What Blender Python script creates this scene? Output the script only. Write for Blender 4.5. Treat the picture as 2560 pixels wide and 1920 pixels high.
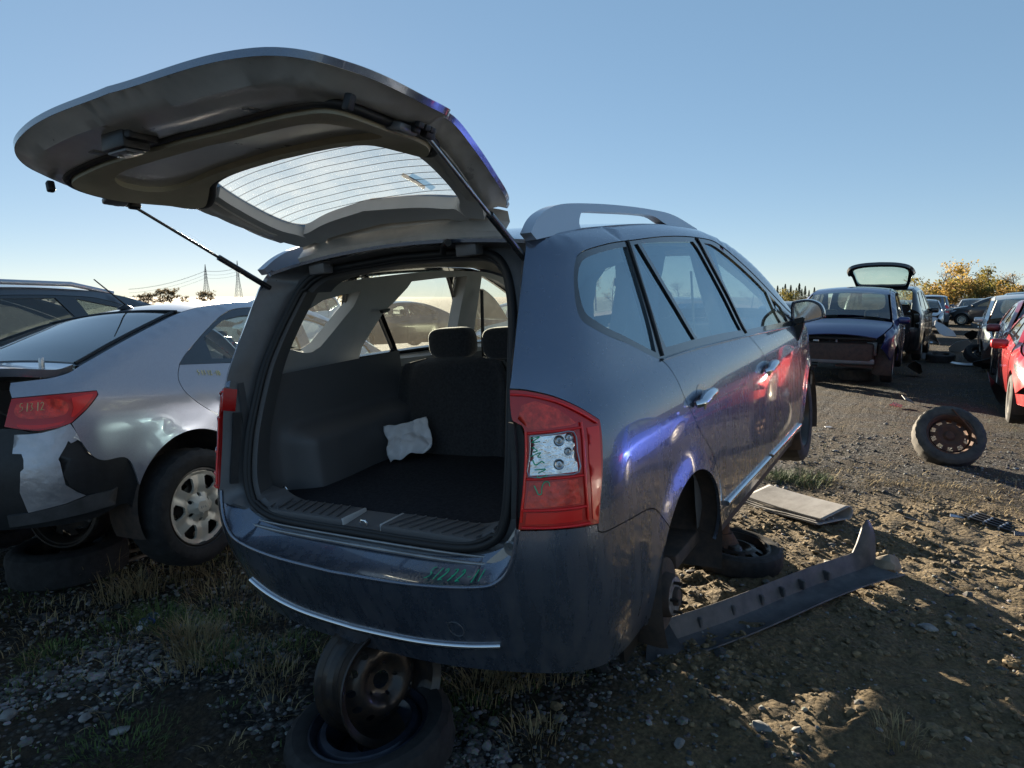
import bpy, bmesh, math, random
import numpy as np
from mathutils import Vector, Matrix, noise
from mathutils.geometry import delaunay_2d_cdt

# ------------------------------------------------------------------ scene, camera, sky, sun
for o in list(bpy.data.objects): bpy.data.objects.remove(o)
SC = bpy.context.scene
COL = SC.collection
R_ = math.radians
rnd = random.Random(7)

CAM_LOC = Vector((1.7043, -1.4628, 1.63)); YAW = -0.5696; PIT = 0.1286; FPX = 1701.8
cd = bpy.data.cameras.new('camera'); cam = bpy.data.objects.new('camera', cd); COL.objects.link(cam)
cd.sensor_width = 36; cd.lens = 36 * FPX / 2560; cd.clip_start = 0.05; cd.clip_end = 6000
_f = Vector((math.sin(YAW) * math.cos(PIT), math.cos(YAW) * math.cos(PIT), -math.sin(PIT)))
_r = Vector((math.cos(YAW), -math.sin(YAW), 0)); _u = _r.cross(_f)
cam.matrix_world = Matrix((( _r.x, _u.x, -_f.x, CAM_LOC.x), (_r.y, _u.y, -_f.y, CAM_LOC.y), (_r.z, _u.z, -_f.z, CAM_LOC.z), (0, 0, 0, 1)))
SC.camera = cam

SUN_DIR = Vector((-0.795, 0.586, 0.166)).normalized()      # towards the sun
SUN_EL = math.asin(SUN_DIR.z); SUN_AZ = math.atan2(SUN_DIR.x, SUN_DIR.y)
w = bpy.data.worlds.new('World'); SC.world = w; w.use_nodes = True
nt = w.node_tree; bg = nt.nodes['Background']
sk = nt.nodes.new('ShaderNodeTexSky'); sk.sky_type = 'NISHITA'; sk.sun_disc = False
sk.sun_elevation = SUN_EL; sk.sun_rotation = SUN_AZ; sk.altitude = 60; sk.air_density = 0.55; sk.dust_density = 0.02; sk.ozone_density = 2.0
gm = nt.nodes.new('ShaderNodeGamma'); gm.inputs[1].default_value = 0.38                 # softer sky contrast, as the phone's tone curve has it
hs = nt.nodes.new('ShaderNodeHueSaturation'); hs.inputs['Saturation'].default_value = 1.55
nt.links.new(sk.outputs[0], gm.inputs[0]); nt.links.new(gm.outputs[0], hs.inputs['Color']); nt.links.new(hs.outputs[0], bg.inputs[0]); bg.inputs[1].default_value = 0.078
sd = bpy.data.lights.new('sun', 'SUN'); sd.energy = 5.0; sd.angle = R_(0.5); sd.color = (1.0, 0.86, 0.66)
so = bpy.data.objects.new('sun', sd); COL.objects.link(so); so.location = (-40, 26, 14)
so.rotation_euler = SUN_DIR.to_track_quat('Z', 'Y').to_euler()
SC.view_settings.view_transform = 'Standard'; SC.view_settings.look = 'None'; SC.view_settings.gamma = 1.0
SC.view_settings.use_curve_mapping = False; SC.view_settings.exposure = 2.35
SC.render.engine = 'CYCLES'

# ------------------------------------------------------------------ materials
def mat(name, col, rough=.5, metal=0., coat=0., spec=.5, noise_s=None, noise_a=.0, col2=None, bump=0., bump_s=40., bump_d=.01, rnoise=0., aniso=None, sheen=0.):
    m = bpy.data.materials.new(name); m.use_nodes = True; t = m.node_tree; b = t.nodes['Principled BSDF']
    b.inputs['Base Color'].default_value = (*col, 1); b.inputs['Roughness'].default_value = rough; b.inputs['Metallic'].default_value = metal
    b.inputs['Coat Weight'].default_value = coat; b.inputs['Coat Roughness'].default_value = .04; b.inputs['Specular IOR Level'].default_value = spec
    if sheen: b.inputs['Sheen Weight'].default_value = sheen
    tc = None
    if noise_s or bump or rnoise:
        tc = t.nodes.new('ShaderNodeTexCoord')
    if noise_s:
        n = t.nodes.new('ShaderNodeTexNoise'); n.inputs['Scale'].default_value = noise_s; n.inputs['Detail'].default_value = 6; n.inputs['Roughness'].default_value = .65
        t.links.new(tc.outputs['Object'], n.inputs['Vector'])
        r = t.nodes.new('ShaderNodeValToRGB'); c2 = col2 or tuple(min(1, c * (1 + noise_a)) for c in col); c1 = col if col2 else tuple(c * (1 - noise_a) for c in col)
        r.color_ramp.elements[0].position = .36; r.color_ramp.elements[1].position = .66
        r.color_ramp.elements[0].color = (*c1, 1); r.color_ramp.elements[1].color = (*c2, 1)
        t.links.new(n.outputs['Fac'], r.inputs[0]); t.links.new(r.outputs[0], b.inputs['Base Color'])
        if rnoise:
            mp = t.nodes.new('ShaderNodeMapRange'); mp.inputs[1].default_value = .3; mp.inputs[2].default_value = .7; mp.inputs[3].default_value = max(0, rough - rnoise); mp.inputs[4].default_value = min(1, rough + rnoise)
            t.links.new(n.outputs['Fac'], mp.inputs[0]); t.links.new(mp.outputs[0], b.inputs['Roughness'])
    if bump:
        n2 = t.nodes.new('ShaderNodeTexNoise'); n2.inputs['Scale'].default_value = bump_s; n2.inputs['Detail'].default_value = 5
        t.links.new(tc.outputs['Object'], n2.inputs['Vector'])
        bp = t.nodes.new('ShaderNodeBump'); bp.inputs['Strength'].default_value = bump; bp.inputs['Distance'].default_value = bump_d
        t.links.new(n2.outputs['Fac'], bp.inputs['Height']); t.links.new(bp.outputs[0], b.inputs['Normal'])
    return m

def paint(name, col, metal=.55, rough=.32, dust=.25, dustcol=(.30, .25, .18), streak=True, coat=.9):
    """metallic car paint: flake grain, clear coat, dried splash dirt towards the sills"""
    m = bpy.data.materials.new(name); m.use_nodes = True; t = m.node_tree; b = t.nodes['Principled BSDF']; N = t.nodes.new; L = t.links.new
    tc = N('ShaderNodeTexCoord')
    fl = N('ShaderNodeTexVoronoi'); fl.inputs['Scale'].default_value = 900; L(tc.outputs['Object'], fl.inputs['Vector'])
    mx = N('ShaderNodeMix'); mx.data_type = 'RGBA'; mx.inputs[6].default_value = (*[c * .8 for c in col], 1); mx.inputs[7].default_value = (*[min(1, c * 1.25) for c in col], 1)
    L(fl.outputs['Color'], mx.inputs[0])
    # dirt: vertical streak noise, strongest low on the body
    mp = N('ShaderNodeMapping'); mp.inputs['Scale'].default_value = (18, 18, 1.6); L(tc.outputs['Object'], mp.inputs[0])
    n = N('ShaderNodeTexNoise'); n.inputs['Scale'].default_value = 1.0; n.inputs['Detail'].default_value = 7; n.inputs['Roughness'].default_value = .7; L(mp.outputs[0], n.inputs['Vector'])
    n2 = N('ShaderNodeTexNoise'); n2.inputs['Scale'].default_value = 60; n2.inputs['Detail'].default_value = 4; L(tc.outputs['Object'], n2.inputs['Vector'])
    sx = N('ShaderNodeSeparateXYZ'); L(tc.outputs['Object'], sx.inputs[0])
    hz = N('ShaderNodeMapRange'); hz.inputs[1].default_value = 1.0; hz.inputs[2].default_value = .15; hz.inputs[3].default_value = .02; hz.inputs[4].default_value = 1.0; L(sx.outputs['Z'], hz.inputs[0])
    mr = N('ShaderNodeMapRange'); mr.inputs[1].default_value = .44; mr.inputs[2].default_value = .75; L(n.outputs['Fac'], mr.inputs[0])
    mr2 = N('ShaderNodeMapRange'); mr2.inputs[1].default_value = .35; mr2.inputs[2].default_value = .7; L(n2.outputs['Fac'], mr2.inputs[0])
    m1 = N('ShaderNodeMath'); m1.operation = 'MULTIPLY'; L(hz.outputs[0], m1.inputs[0]); L(mr.outputs[0], m1.inputs[1])
    m2 = N('ShaderNodeMath'); m2.operation = 'MULTIPLY_ADD'; L(mr2.outputs[0], m2.inputs[0]); m2.inputs[1].default_value = .12; L(m1.outputs[0], m2.inputs[2])
    m3 = N('ShaderNodeMath'); m3.operation = 'MULTIPLY'; m3.use_clamp = True; m3.inputs[1].default_value = dust * 2; L(m2.outputs[0], m3.inputs[0])
    mc = N('ShaderNodeMix'); mc.data_type = 'RGBA'; mc.inputs[7].default_value = (*dustcol, 1); L(m3.outputs[0], mc.inputs[0]); L(mx.outputs[2], mc.inputs[6])
    L(mc.outputs[2], b.inputs['Base Color'])
    inv = N('ShaderNodeMath'); inv.operation = 'MULTIPLY_ADD'; inv.inputs[1].default_value = -metal; inv.inputs[2].default_value = metal; L(m3.outputs[0], inv.inputs[0]); L(inv.outputs[0], b.inputs['Metallic'])
    rr = N('ShaderNodeMath'); rr.operation = 'MULTIPLY_ADD'; rr.inputs[1].default_value = .5; rr.inputs[2].default_value = rough; L(m3.outputs[0], rr.inputs[0]); L(rr.outputs[0], b.inputs['Roughness'])
    cw = N('ShaderNodeMath'); cw.operation = 'MULTIPLY_ADD'; cw.inputs[1].default_value = -coat; cw.inputs[2].default_value = coat; L(m3.outputs[0], cw.inputs[0]); L(cw.outputs[0], b.inputs['Coat Weight'])
    b.inputs['Coat Roughness'].default_value = .03
    return m

def glass(name, tint=(.75, .82, .80), dirt=.12, dirtcol=(.75, .75, .70), rough=.0, dscale=260., ior=1.7, gcol=(1, 1, 1)):
    """thin pane: tinted see-through, fresnel mirror, speckled dust that scatters light"""
    m = bpy.data.materials.new(name); m.use_nodes = True; t = m.node_tree; t.nodes.clear(); N = t.nodes.new; L = t.links.new
    out = N('ShaderNodeOutputMaterial'); tr = N('ShaderNodeBsdfTransparent'); tr.inputs[0].default_value = (*tint, 1)
    gl = N('ShaderNodeBsdfGlossy'); gl.inputs['Roughness'].default_value = rough; gl.inputs[0].default_value = (*gcol, 1)
    lw = N('ShaderNodeLayerWeight'); lw.inputs['Blend'].default_value = .5; r0 = ((ior - 1) / (ior + 1)) ** 2       # two-sided Schlick mirror
    pw_ = N('ShaderNodeMath'); pw_.operation = 'POWER'; pw_.inputs[1].default_value = 4.2; L(lw.outputs['Facing'], pw_.inputs[0])
    fr = N('ShaderNodeMath'); fr.operation = 'MULTIPLY_ADD'; fr.inputs[1].default_value = 1 - r0; fr.inputs[2].default_value = r0; L(pw_.outputs[0], fr.inputs[0])
    m1 = N('ShaderNodeMixShader'); L(fr.outputs[0], m1.inputs[0]); L(tr.outputs[0], m1.inputs[1]); L(gl.outputs[0], m1.inputs[2])
    tc = N('ShaderNodeTexCoord'); n = N('ShaderNodeTexNoise'); n.inputs['Scale'].default_value = 5; n.inputs['Detail'].default_value = 8; n.inputs['Roughness'].default_value = .7; L(tc.outputs['Object'], n.inputs['Vector'])
    v = N('ShaderNodeTexVoronoi'); v.inputs['Scale'].default_value = dscale; L(tc.outputs['Object'], v.inputs['Vector'])
    sp = N('ShaderNodeMapRange'); sp.inputs[1].default_value = .22; sp.inputs[2].default_value = .12; L(v.outputs['Distance'], sp.inputs[0])
    v2 = N('ShaderNodeTexVoronoi'); v2.inputs['Scale'].default_value = dscale * .23; L(tc.outputs['Object'], v2.inputs['Vector'])
    sp2 = N('ShaderNodeMapRange'); sp2.inputs[1].default_value = .14; sp2.inputs[2].default_value = .08; L(v2.outputs['Distance'], sp2.inputs[0])
    ad = N('ShaderNodeMath'); ad.operation = 'MULTIPLY_ADD'; L(sp.outputs[0], ad.inputs[0]); ad.inputs[1].default_value = .45; L(n.outputs['Fac'], ad.inputs[2])
    ad2 = N('ShaderNodeMath'); ad2.operation = 'ADD'; L(ad.outputs[0], ad2.inputs[0]); L(sp2.outputs[0], ad2.inputs[1])
    mu = N('ShaderNodeMath'); mu.operation = 'MULTIPLY'; mu.use_clamp = True; mu.inputs[1].default_value = dirt; L(ad2.outputs[0], mu.inputs[0])
    df = N('ShaderNodeBsdfDiffuse'); df.inputs[0].default_value = (*dirtcol, 1); tl = N('ShaderNodeBsdfTranslucent'); tl.inputs[0].default_value = (*dirtcol, 1)
    ms = N('ShaderNodeMixShader'); ms.inputs[0].default_value = .6; L(df.outputs[0], ms.inputs[1]); L(tl.outputs[0], ms.inputs[2])
    m2 = N('ShaderNodeMixShader'); L(mu.outputs[0], m2.inputs[0]); L(m1.outputs[0], m2.inputs[1]); L(ms.outputs[0], m2.inputs[2])
    L(m2.outputs[0], out.inputs[0])
    return m

M = {}
M['grey'] = paint('grey_blue_metallic_paint', (.112, .140, .196), dust=.20, metal=.74, rough=.25, coat=1.)
M['black'] = mat('black_plastic', (.012, .013, .015), .45, noise_s=30, noise_a=.3)
M['blackgloss'] = mat('black_gloss_trim', (.016, .018, .022), .16, coat=1.)
M['rubber'] = mat('black_rubber_seal', (.010, .011, .013), .55)
M['satin'] = mat('grey_painted_metal', (.15, .155, .165), .40, metal=.25, noise_s=8, noise_a=.15, rnoise=.08)
M['sillmetal'] = mat('sill_silver_metal', (.30, .31, .32), .3, metal=.7, noise_s=12, noise_a=.15)
M['chrome'] = mat('chrome', (.75, .77, .80), .10, metal=1.)
M['steel'] = mat('bright_steel', (.45, .46, .47), .3, metal=1., noise_s=30, noise_a=.2)
M['silverplastic'] = mat('silver_painted_plastic', (.42, .45, .50), .35, metal=.6, coat=.3)
M['glass'] = glass('side_window_glass', (.50, .58, .60), .012, ior=3.5, gcol=(.72, .90, 1.0))
M['gdusty'] = glass('dusty_window_glass', (.78, .84, .81), .085, (.70, .68, .60), dscale=170.)
M['ggate'] = glass('scratched_rear_glass', (.74, .82, .80), .42, (.85, .86, .84), dscale=420.)
M['gtint'] = glass('privacy_glass', (.16, .19, .20), .10)
M['gshield'] = glass('windscreen_glass', (.62, .76, .70), .10, ior=2.1)
M['carpet'] = mat('black_carpet', (.022, .024, .030), .95, noise_s=60, noise_a=.35, bump=.6, bump_s=350, bump_d=.004, spec=.2)
M['fabric'] = mat('dark_seat_fabric', (.035, .036, .040), .9, noise_s=90, noise_a=.3, bump=.4, bump_s=500, bump_d=.002, sheen=.3, spec=.2)
M['trimdark'] = mat('dark_moulded_trim', (.095, .098, .105), .55, bump=.35, bump_s=420, bump_d=.0015)
M['trimgrey'] = mat('grey_pillar_trim', (.43, .44, .45), .6, bump=.25, bump_s=420, bump_d=.001, noise_s=4, noise_a=.08)
M['trimbrown'] = mat('taupe_tailgate_lining', (.40, .375, .29), .85, bump=.3, bump_s=500, bump_d=.001, noise_s=6, noise_a=.12)
M['headliner'] = mat('grey_headliner', (.24, .235, .225), .95)
M['gatemetal'] = mat('tailgate_inner_paint', (.46, .45, .43), .34, metal=.25, noise_s=7, noise_a=.12, rnoise=.08)
M['red'] = mat('red_lamp_plastic', (.80, .014, .010), .25, coat=.25)
M['red2'] = mat('dark_red_lamp_plastic', (.50, .008, .008), .25, coat=.3)
M['redbright'] = mat('bright_red_reflector', (.86, .045, .025), .22, coat=.25, noise_s=38, noise_a=.45, bump=.4, bump_s=70, bump_d=.004)
M['lampclear'] = mat('clear_lamp_reflector', (.70, .72, .74), .14, metal=.8, coat=1., noise_s=30, noise_a=.3, bump=.35, bump_s=90, bump_d=.006)
M['rust'] = mat('rusty_iron', (.11, .045, .02), .85, col2=(.05, .028, .02), noise_s=14, bump=.5, bump_s=60, bump_d=.004)
M['castiron'] = mat('brown_cast_iron', (.075, .05, .038), .8, col2=(.035, .028, .025), noise_s=18, bump=.4, bump_s=50, bump_d=.003)
M['hubsilver'] = mat('worn_hub_metal', (.42, .42, .42), .45, metal=.6, col2=(.12, .10, .09), noise_s=22)
M['tyre'] = mat('tyre_rubber', (.016, .016, .017), .8, noise_s=25, noise_a=.4, bump=.3, bump_s=90, bump_d=.002)
M['tyredust'] = mat('dusty_tyre_rubber', (.035, .033, .030), .9, col2=(.085, .075, .06), noise_s=10, bump=.4, bump_s=90, bump_d=.002)
M['alloy'] = mat('satin_silver_hubcap', (.60, .56, .48), .42, metal=.25, noise_s=5, noise_a=.12)
M['blacksteel'] = mat('black_steel_rim', (.018, .018, .02), .42, metal=.3, col2=(.05, .035, .025), noise_s=16, coat=.2)
M['bluesteel'] = mat('dark_blue_steel_spare', (.02, .026, .04), .35, metal=.3, noise_s=14, noise_a=.4)
M['green_ink'] = mat('green_paint_marker', (.03, .50, .25), .6)
M['yellow_ink'] = mat('yellow_paint_marker', (.70, .62, .30), .5)
M['white_ink'] = mat('white_etched_lines', (.6, .62, .6), .6)
M['cloth'] = mat('white_cloth', (.68, .70, .74), .9, noise_s=10, noise_a=.1, bump=.3, bump_s=300, bump_d=.001)
M['strutm'] = mat('strut_tube', (.02, .022, .026), .25, coat=.6)

# ------------------------------------------------------------------ object helpers
def link(name, me, parent=None, m=None, smooth=True, ang=38, tag=None):
    o = bpy.data.objects.new(name, me); COL.objects.link(o)
    if m is not None:
        for mm in (m if isinstance(m, (list, tuple)) else [m]): me.materials.append(mm)
    if smooth and len(me.polygons):
        me.polygons.foreach_set('use_smooth', [True] * len(me.polygons))
        if ang: me.set_sharp_from_angle(angle=R_(ang))
    if parent is not None: o.parent = parent
    return o
def mesh(name, V, F, m=None, parent=None, smooth=True, ang=38, midx=None):
    me = bpy.data.meshes.new(name); me.from_pydata([tuple(map(float, v)) for v in V], [], [tuple(int(i) for i in f) for f in F])
    o = link(name, me, parent, m, smooth, ang)
    if midx is not None: me.polygons.foreach_set('material_index', midx)
    me.validate(); me.update()
    return o
def thing(name, label, cat, loc=(0, 0, 0), rot=(0, 0, 0), group=None, mw=None):
    e = bpy.data.objects.new(name, None); COL.objects.link(e); e.empty_display_size = .2
    if mw is not None: e.matrix_world = mw
    else: e.location = loc; e.rotation_euler = rot
    e['label'] = label; e['category'] = cat
    if group: e['group'] = group
    return e
def tag(o, label, cat, group=None):
    o['label'] = label; o['category'] = cat
    if group: o['group'] = group
    return o
def copy_tree(o, parent=None):
    c = o.copy(); COL.objects.link(c)
    if parent is not None: c.parent = parent
    for ch in list(o.children): copy_tree(ch, c)
    return c
def bm_obj(name, bm, m=None, parent=None, smooth=True, ang=38):
    me = bpy.data.meshes.new(name); bm.to_mesh(me); bm.free(); return link(name, me, parent, m, smooth, ang)
def rbox(c, s, bev=.01, seg=2, rot=None, bm=None):
    b = bm or bmesh.new(); r = bmesh.ops.create_cube(b, size=1)
    vs = r['verts']; bmesh.ops.scale(b, vec=s, verts=vs)
    if bev > 0:
        es = list({e for v in vs for e in v.link_edges})
        q = bmesh.ops.bevel(b, geom=es, offset=bev, segments=seg, profile=.5, affect='EDGES'); vs = list({v for f in q['faces'] for v in f.verts} | {v for v in vs if v.is_valid})
        vs = [v for v in vs if v.is_valid]
    mt = Matrix.Translation(c) @ ((rot if isinstance(rot, Matrix) else Matrix.Rotation(0, 4, 'X')) if rot is not None else Matrix.Identity(4))
    bmesh.ops.transform(b, matrix=mt, verts=vs)
    return b
def box(name, c, s, m, parent=None, bev=.01, rot=None, seg=2):
    return bm_obj(name, rbox(Vector(c), s, bev, seg, rot), m, parent)
def catmull(P, n=8, closed=False):
    P = [np.array(p, float) for p in P]
    if len(P) < 3: 
        return [P[0] + (P[1] - P[0]) * i / n for i in range(n + 1)] if len(P) == 2 else P
    Q = [P[-1]] + P + P[:2] if closed else [2 * P[0] - P[1]] + P + [2 * P[-1] - P[-2]]
    out = []
    for i in range(1, len(Q) - 2):
        a, b, c, d = Q[i - 1:i + 3]
        for k in range(n):
            t = k / n; out.append(.5 * (2 * b + (c - a) * t + (2 * a - 5 * b + 4 * c - d) * t * t + (3 * b - a - 3 * c + d) * t ** 3))
    if not closed: out.append(P[-1])
    return out
def tube_data(path, r, n=8, closed=False, flat=None):
    """sweep; r number or list; returns V,F"""
    P = [Vector(p) for p in path]; k = len(P); V = []; F = []
    rr = r if isinstance(r, (list, tuple)) else [r] * k
    up = Vector((0, 0, 1)); prev = None
    for i in range(k):
        if closed: t = (P[(i + 1) % k] - P[i - 1])
        else: t = P[min(i + 1, k - 1)] - P[max(i - 1, 0)]
        if t.length < 1e-9: t = Vector((0, 0, 1))
        t.normalize()
        if prev is None: a = t.cross(up if abs(t.z) < .9 else Vector((1, 0, 0))).normalized()
        else: a = (prev - t * prev.dot(t)).normalized()
        prev = a; b = t.cross(a)
        for j in range(n):
            th = 2 * math.pi * j / n; V.append(P[i] + (a * math.cos(th) + b * math.sin(th) * (flat or 1)) * rr[i])
    for i in range(k if closed else k - 1):
        for j in range(n):
            i2 = (i + 1) % k; F.append((i * n + j, i * n + (j + 1) % n, i2 * n + (j + 1) % n, i2 * n + j))
    if not closed: F += [tuple(reversed(range(n))), tuple((k - 1) * n + j for j in range(n))]
    return V, F
def tube(name, path, r, m, parent=None, n=8, closed=False, flat=None):
    V, F = tube_data(path, r, n, closed, flat); return mesh(name, V, F, m, parent, ang=60)
def lathe_data(prof, n=48, axis='X'):
    """prof: (axial, radius) list"""
    V = []; F = []; k = len(prof)
    for j in range(n):
        th = 2 * math.pi * j / n; c, s = math.cos(th), math.sin(th)
        for a, r in prof:
            V.append((a, r * c, r * s) if axis == 'X' else (r * c, r * s, a))
    for j in range(n):
        j2 = (j + 1) % n
        for i in range(k - 1): F.append((j * k + i, j * k + i + 1, j2 * k + i + 1, j2 * k + i))
    return V, F
def lathe(name, prof, m, parent=None, n=48, axis='X', ang=35, mw=None):
    V, F = lathe_data(prof, n, axis)
    if mw is not None: V = [mw @ Vector(v) for v in V]
    o = mesh(name, V, F, m, parent, ang=ang); return o
def join(parts):
    V = []; F = []
    for v, f in parts:
        o = len(V); V += [tuple(x) for x in v]; F += [tuple(i + o for i in q) for q in f]
    return V, F
def grid(name, fn, nu, nv, m, parent=None, ang=60, close=False):
    V = [fn(i / (nu - 1), j / (nv - 1)) for i in range(nu) for j in range(nv)]
    F = [(i * nv + j, (i + 1) * nv + j, (i + 1) * nv + j + 1, i * nv + j + 1) for i in range(nu - 1) for j in range(nv - 1)]
    return mesh(name, V, F, m, parent, ang=ang)
def strip(name, curves, m, parent=None, closed=False, ang=40):
    """loft between equal-length 3D curves"""
    k = len(curves[0]); V = [p for c in curves for p in c]; F = []
    for a in range(len(curves) - 1):
        for i in range(k if closed else k - 1):
            j = (i + 1) % k; F.append((a * k + i, a * k + j, (a + 1) * k + j, (a + 1) * k + i))
    return mesh(name, V, F, m, parent, ang=ang)
def prism(name, poly, depth, m, parent=None, mw=None, bev=0.):
    """extrude an XY polygon along Z (centred), optional transform"""
    bm = bmesh.new(); vs = [bm.verts.new((p[0], p[1], -depth / 2)) for p in poly]; f = bm.faces.new(vs)
    r = bmesh.ops.extrude_face_region(bm, geom=[f]); bmesh.ops.translate(bm, vec=(0, 0, depth), verts=[v for v in r['geom'] if isinstance(v, bmesh.types.BMVert)])
    bmesh.ops.recalc_face_normals(bm, faces=bm.faces)
    if bev: bmesh.ops.bevel(bm, geom=[e for e in bm.edges], offset=bev, segments=2, affect='EDGES', clamp_overlap=True)
    if mw is not None: bmesh.ops.transform(bm, matrix=mw, verts=bm.verts)
    return bm_obj(name, bm, m, parent)

# ------------------------------------------------------------------ car body surface
def spl(pts):
    P = np.array(sorted(pts), float); X = P[:, 0]; Y = P[:, 1]
    d = np.diff(Y) / np.diff(X); mm = np.zeros(len(X)); mm[1:-1] = np.where(d[1:] * d[:-1] > 0, 2 * d[1:] * d[:-1] / (d[1:] + d[:-1] + 1e-12), 0); mm[0] = d[0]; mm[-1] = d[-1]
    def f(x):
        x = np.clip(np.asarray(x, float), X[0], X[-1]); i = np.clip(np.searchsorted(X, x) - 1, 0, len(X) - 2)
        h = X[i + 1] - X[i]; t = (x - X[i]) / h
        return (2 * t ** 3 - 3 * t * t + 1) * Y[i] + (t ** 3 - 2 * t * t + t) * h * mm[i] + (-2 * t ** 3 + 3 * t * t) * Y[i + 1] + (t ** 3 - t * t) * h * mm[i + 1]
    return f
def sstep(a, b, x):
    t = np.clip((x - a) / (b - a), 0, 1); return t * t * (3 - 2 * t)
class Body:
    """x right, y forward from the rear bumper, z up; S(s, z): s runs along the plan outline from the rear centre"""
    def __init__(b, plan, inset, rear, front, top, L, r=.07, crown=.05, flare=(), kp=4, hw=.9, bow=0.):
        b.bow = bow; o = np.array(catmull(plan, 24)); b.c = o; b.s = np.concatenate([[0], np.cumsum(np.linalg.norm(np.diff(o, axis=0), axis=1))])
        b.inset = spl(inset); b.rear = spl(rear); b.front = spl(front); b.top = spl(top); b.L = L; b.r = r; b.crown = crown; b.flare = flare; b.kp = kp; b.hw = hw; b.smax = b.s[-1]
    def S(b, s, z):
        s = np.asarray(s, float); z = np.asarray(z, float); sg = np.where(s < 0, -1., 1.); s = np.abs(s)
        x = np.interp(s, b.s, b.c[:, 0]); y = np.interp(s, b.s, b.c[:, 1]); k = np.clip(x / b.hw, 0, 1) ** b.kp
        y2 = y + b.rear(z) * (1 - sstep(.15, .95, y)) + b.front(z) * sstep(b.L - 1.2, b.L - .2, y)
        y2 = y2 + b.bow * sstep(1.15, 1.55, z) * np.clip(1 - (x / .7) ** 2, 0, 1) * (y < 1)
        x2 = x - b.inset(z) * k
        for (fy, fz, fr, amp) in b.flare:
            dd = np.hypot(y - fy, z - fz); x2 = x2 + amp * np.exp(-((dd - fr) / .055) ** 2) * sstep(.5, .85, k)
        H = b.top(y2); q = np.clip((z - (H - b.r)) / b.r, 0, 1)
        x2 = x2 - b.r * 1.1 * (1 - np.sqrt(np.maximum(0, 1 - .98 * q * q))) * np.clip(k * 1.3, 0, 1)
        return np.stack([x2 * sg, y2, z + 0 * x2], -1)
    def Nrm(b, s, z):
        e = 2e-3; s = np.asarray(s, float); du = b.S(s + e, z) - b.S(s - e, z); dv = b.S(s, z + e) - b.S(s, z - e)
        n = np.cross(du, dv); return n / np.maximum(1e-9, np.linalg.norm(n, axis=-1, keepdims=True))
    def at_y(b, y, z):
        y = np.asarray(y, float); s = np.interp(y, b.c[:, 1], b.s)
        for _ in range(8): s = s - (b.S(s, z)[..., 1] - y)
        return s
    def edge(b, y):
        y = np.asarray(y, float); H = b.top(y); return b.S(b.at_y(y, H), H)
def path(*segs, n=6):
    out = []
    for sg in segs:
        q = catmull(sg, n) if len(sg) > 2 else [np.array(p, float) for p in sg]
        for p in q:
            if not out or np.linalg.norm(out[-1] - p) > 1e-5: out.append(np.array(p, float))
    if np.linalg.norm(out[0] - out[-1]) < 1e-5: out.pop()
    return out
def resamp(P, d):
    out = []
    for i in range(len(P)):
        a, b = P[i], P[(i + 1) % len(P)]; k = max(1, int(math.ceil(np.linalg.norm(b - a) / d)))
        out += [a + (b - a) * j / k for j in range(k)]
    return out
def area2(P): return sum(P[i][0] * P[(i + 1) % len(P)][1] - P[(i + 1) % len(P)][0] * P[i][1] for i in range(len(P))) / 2
def shrink(P, g):
    """inset a closed polygon by g"""
    s = 1 if area2(P) > 0 else -1; n = len(P); out = []
    for i in range(n):
        a = P[i] - P[i - 1]; b = P[(i + 1) % n] - P[i]; a = a / max(1e-9, np.linalg.norm(a)); b = b / max(1e-9, np.linalg.norm(b))
        na = np.array([-a[1], a[0]]) * s; nb = np.array([-b[1], b[0]]) * s; m_ = na + nb; L = np.dot(m_, m_)
        out.append(P[i] + (m_ * (2 / max(L, .5)) * g if L > 1e-6 else na * g))
    return out
def inside(P, x, y):
    A = np.array(P); x1, y1 = A[:, 0], A[:, 1]; x2, y2 = np.roll(x1, -1), np.roll(y1, -1)
    x = np.asarray(x)[:, None]; y = np.asarray(y)[:, None]
    c = ((y1 > y) != (y2 > y)) & (x < (x2 - x1) * (y - y1) / np.where(y2 == y1, 1e-12, y2 - y1) + x1)
    return (c.sum(1) % 2) == 1
def tri2d(outline, holes=(), step=.03):
    """constrained triangulation of a 2D region -> pts, tris, loops (index lists)"""
    loops = [resamp(outline, step)] + [resamp(h, step) for h in holes]
    pts = []; edges = []; li = []
    for L in loops:
        o = len(pts); pts += L; k = len(L); edges += [(o + i, o + (i + 1) % k) for i in range(k)]; li.append(list(range(o, o + k)))
    A = np.array(loops[0]); x0, y0 = A.min(0); x1, y1 = A.max(0)
    gx = np.arange(x0 + step * .5, x1, step); gy = np.arange(y0 + step * .5, y1, step)
    if len(gx) and len(gy):
        G = np.array([(a + (step * .5 if j % 2 else 0), b) for j, b in enumerate(gy) for a in gx])
        k = inside(loops[0], G[:, 0], G[:, 1])
        for h in loops[1:]: k &= ~inside(h, G[:, 0], G[:, 1])
        G = G[k]
        B = np.array([p for L in loops for p in L])
        if len(G):
            d = np.min(np.linalg.norm(G[:, None, :] - B[None, :, :], axis=2), axis=1) if len(G) * len(B) < 4e7 else np.full(len(G), 1.)
            G = G[d > step * .55]; pts += [g for g in G]
    vo, eo, fo, ov, oe, of = delaunay_2d_cdt([Vector((float(p[0]), float(p[1]))) for p in pts], edges, [], 0, 1e-6)
    mp = {}
    for i, o in enumerate(ov):
        for q in o: mp[q] = i
    VO = np.array([(v.x, v.y) for v in vo]); T = np.array([f for f in fo if len(f) == 3]); c = VO[T].mean(1)
    k = inside(loops[0], c[:, 0], c[:, 1])
    for h in loops[1:]: k &= ~inside(h, c[:, 0], c[:, 1])
    T = T[k]
    return VO, T, [[mp[i] for i in L] for L in li]
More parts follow.
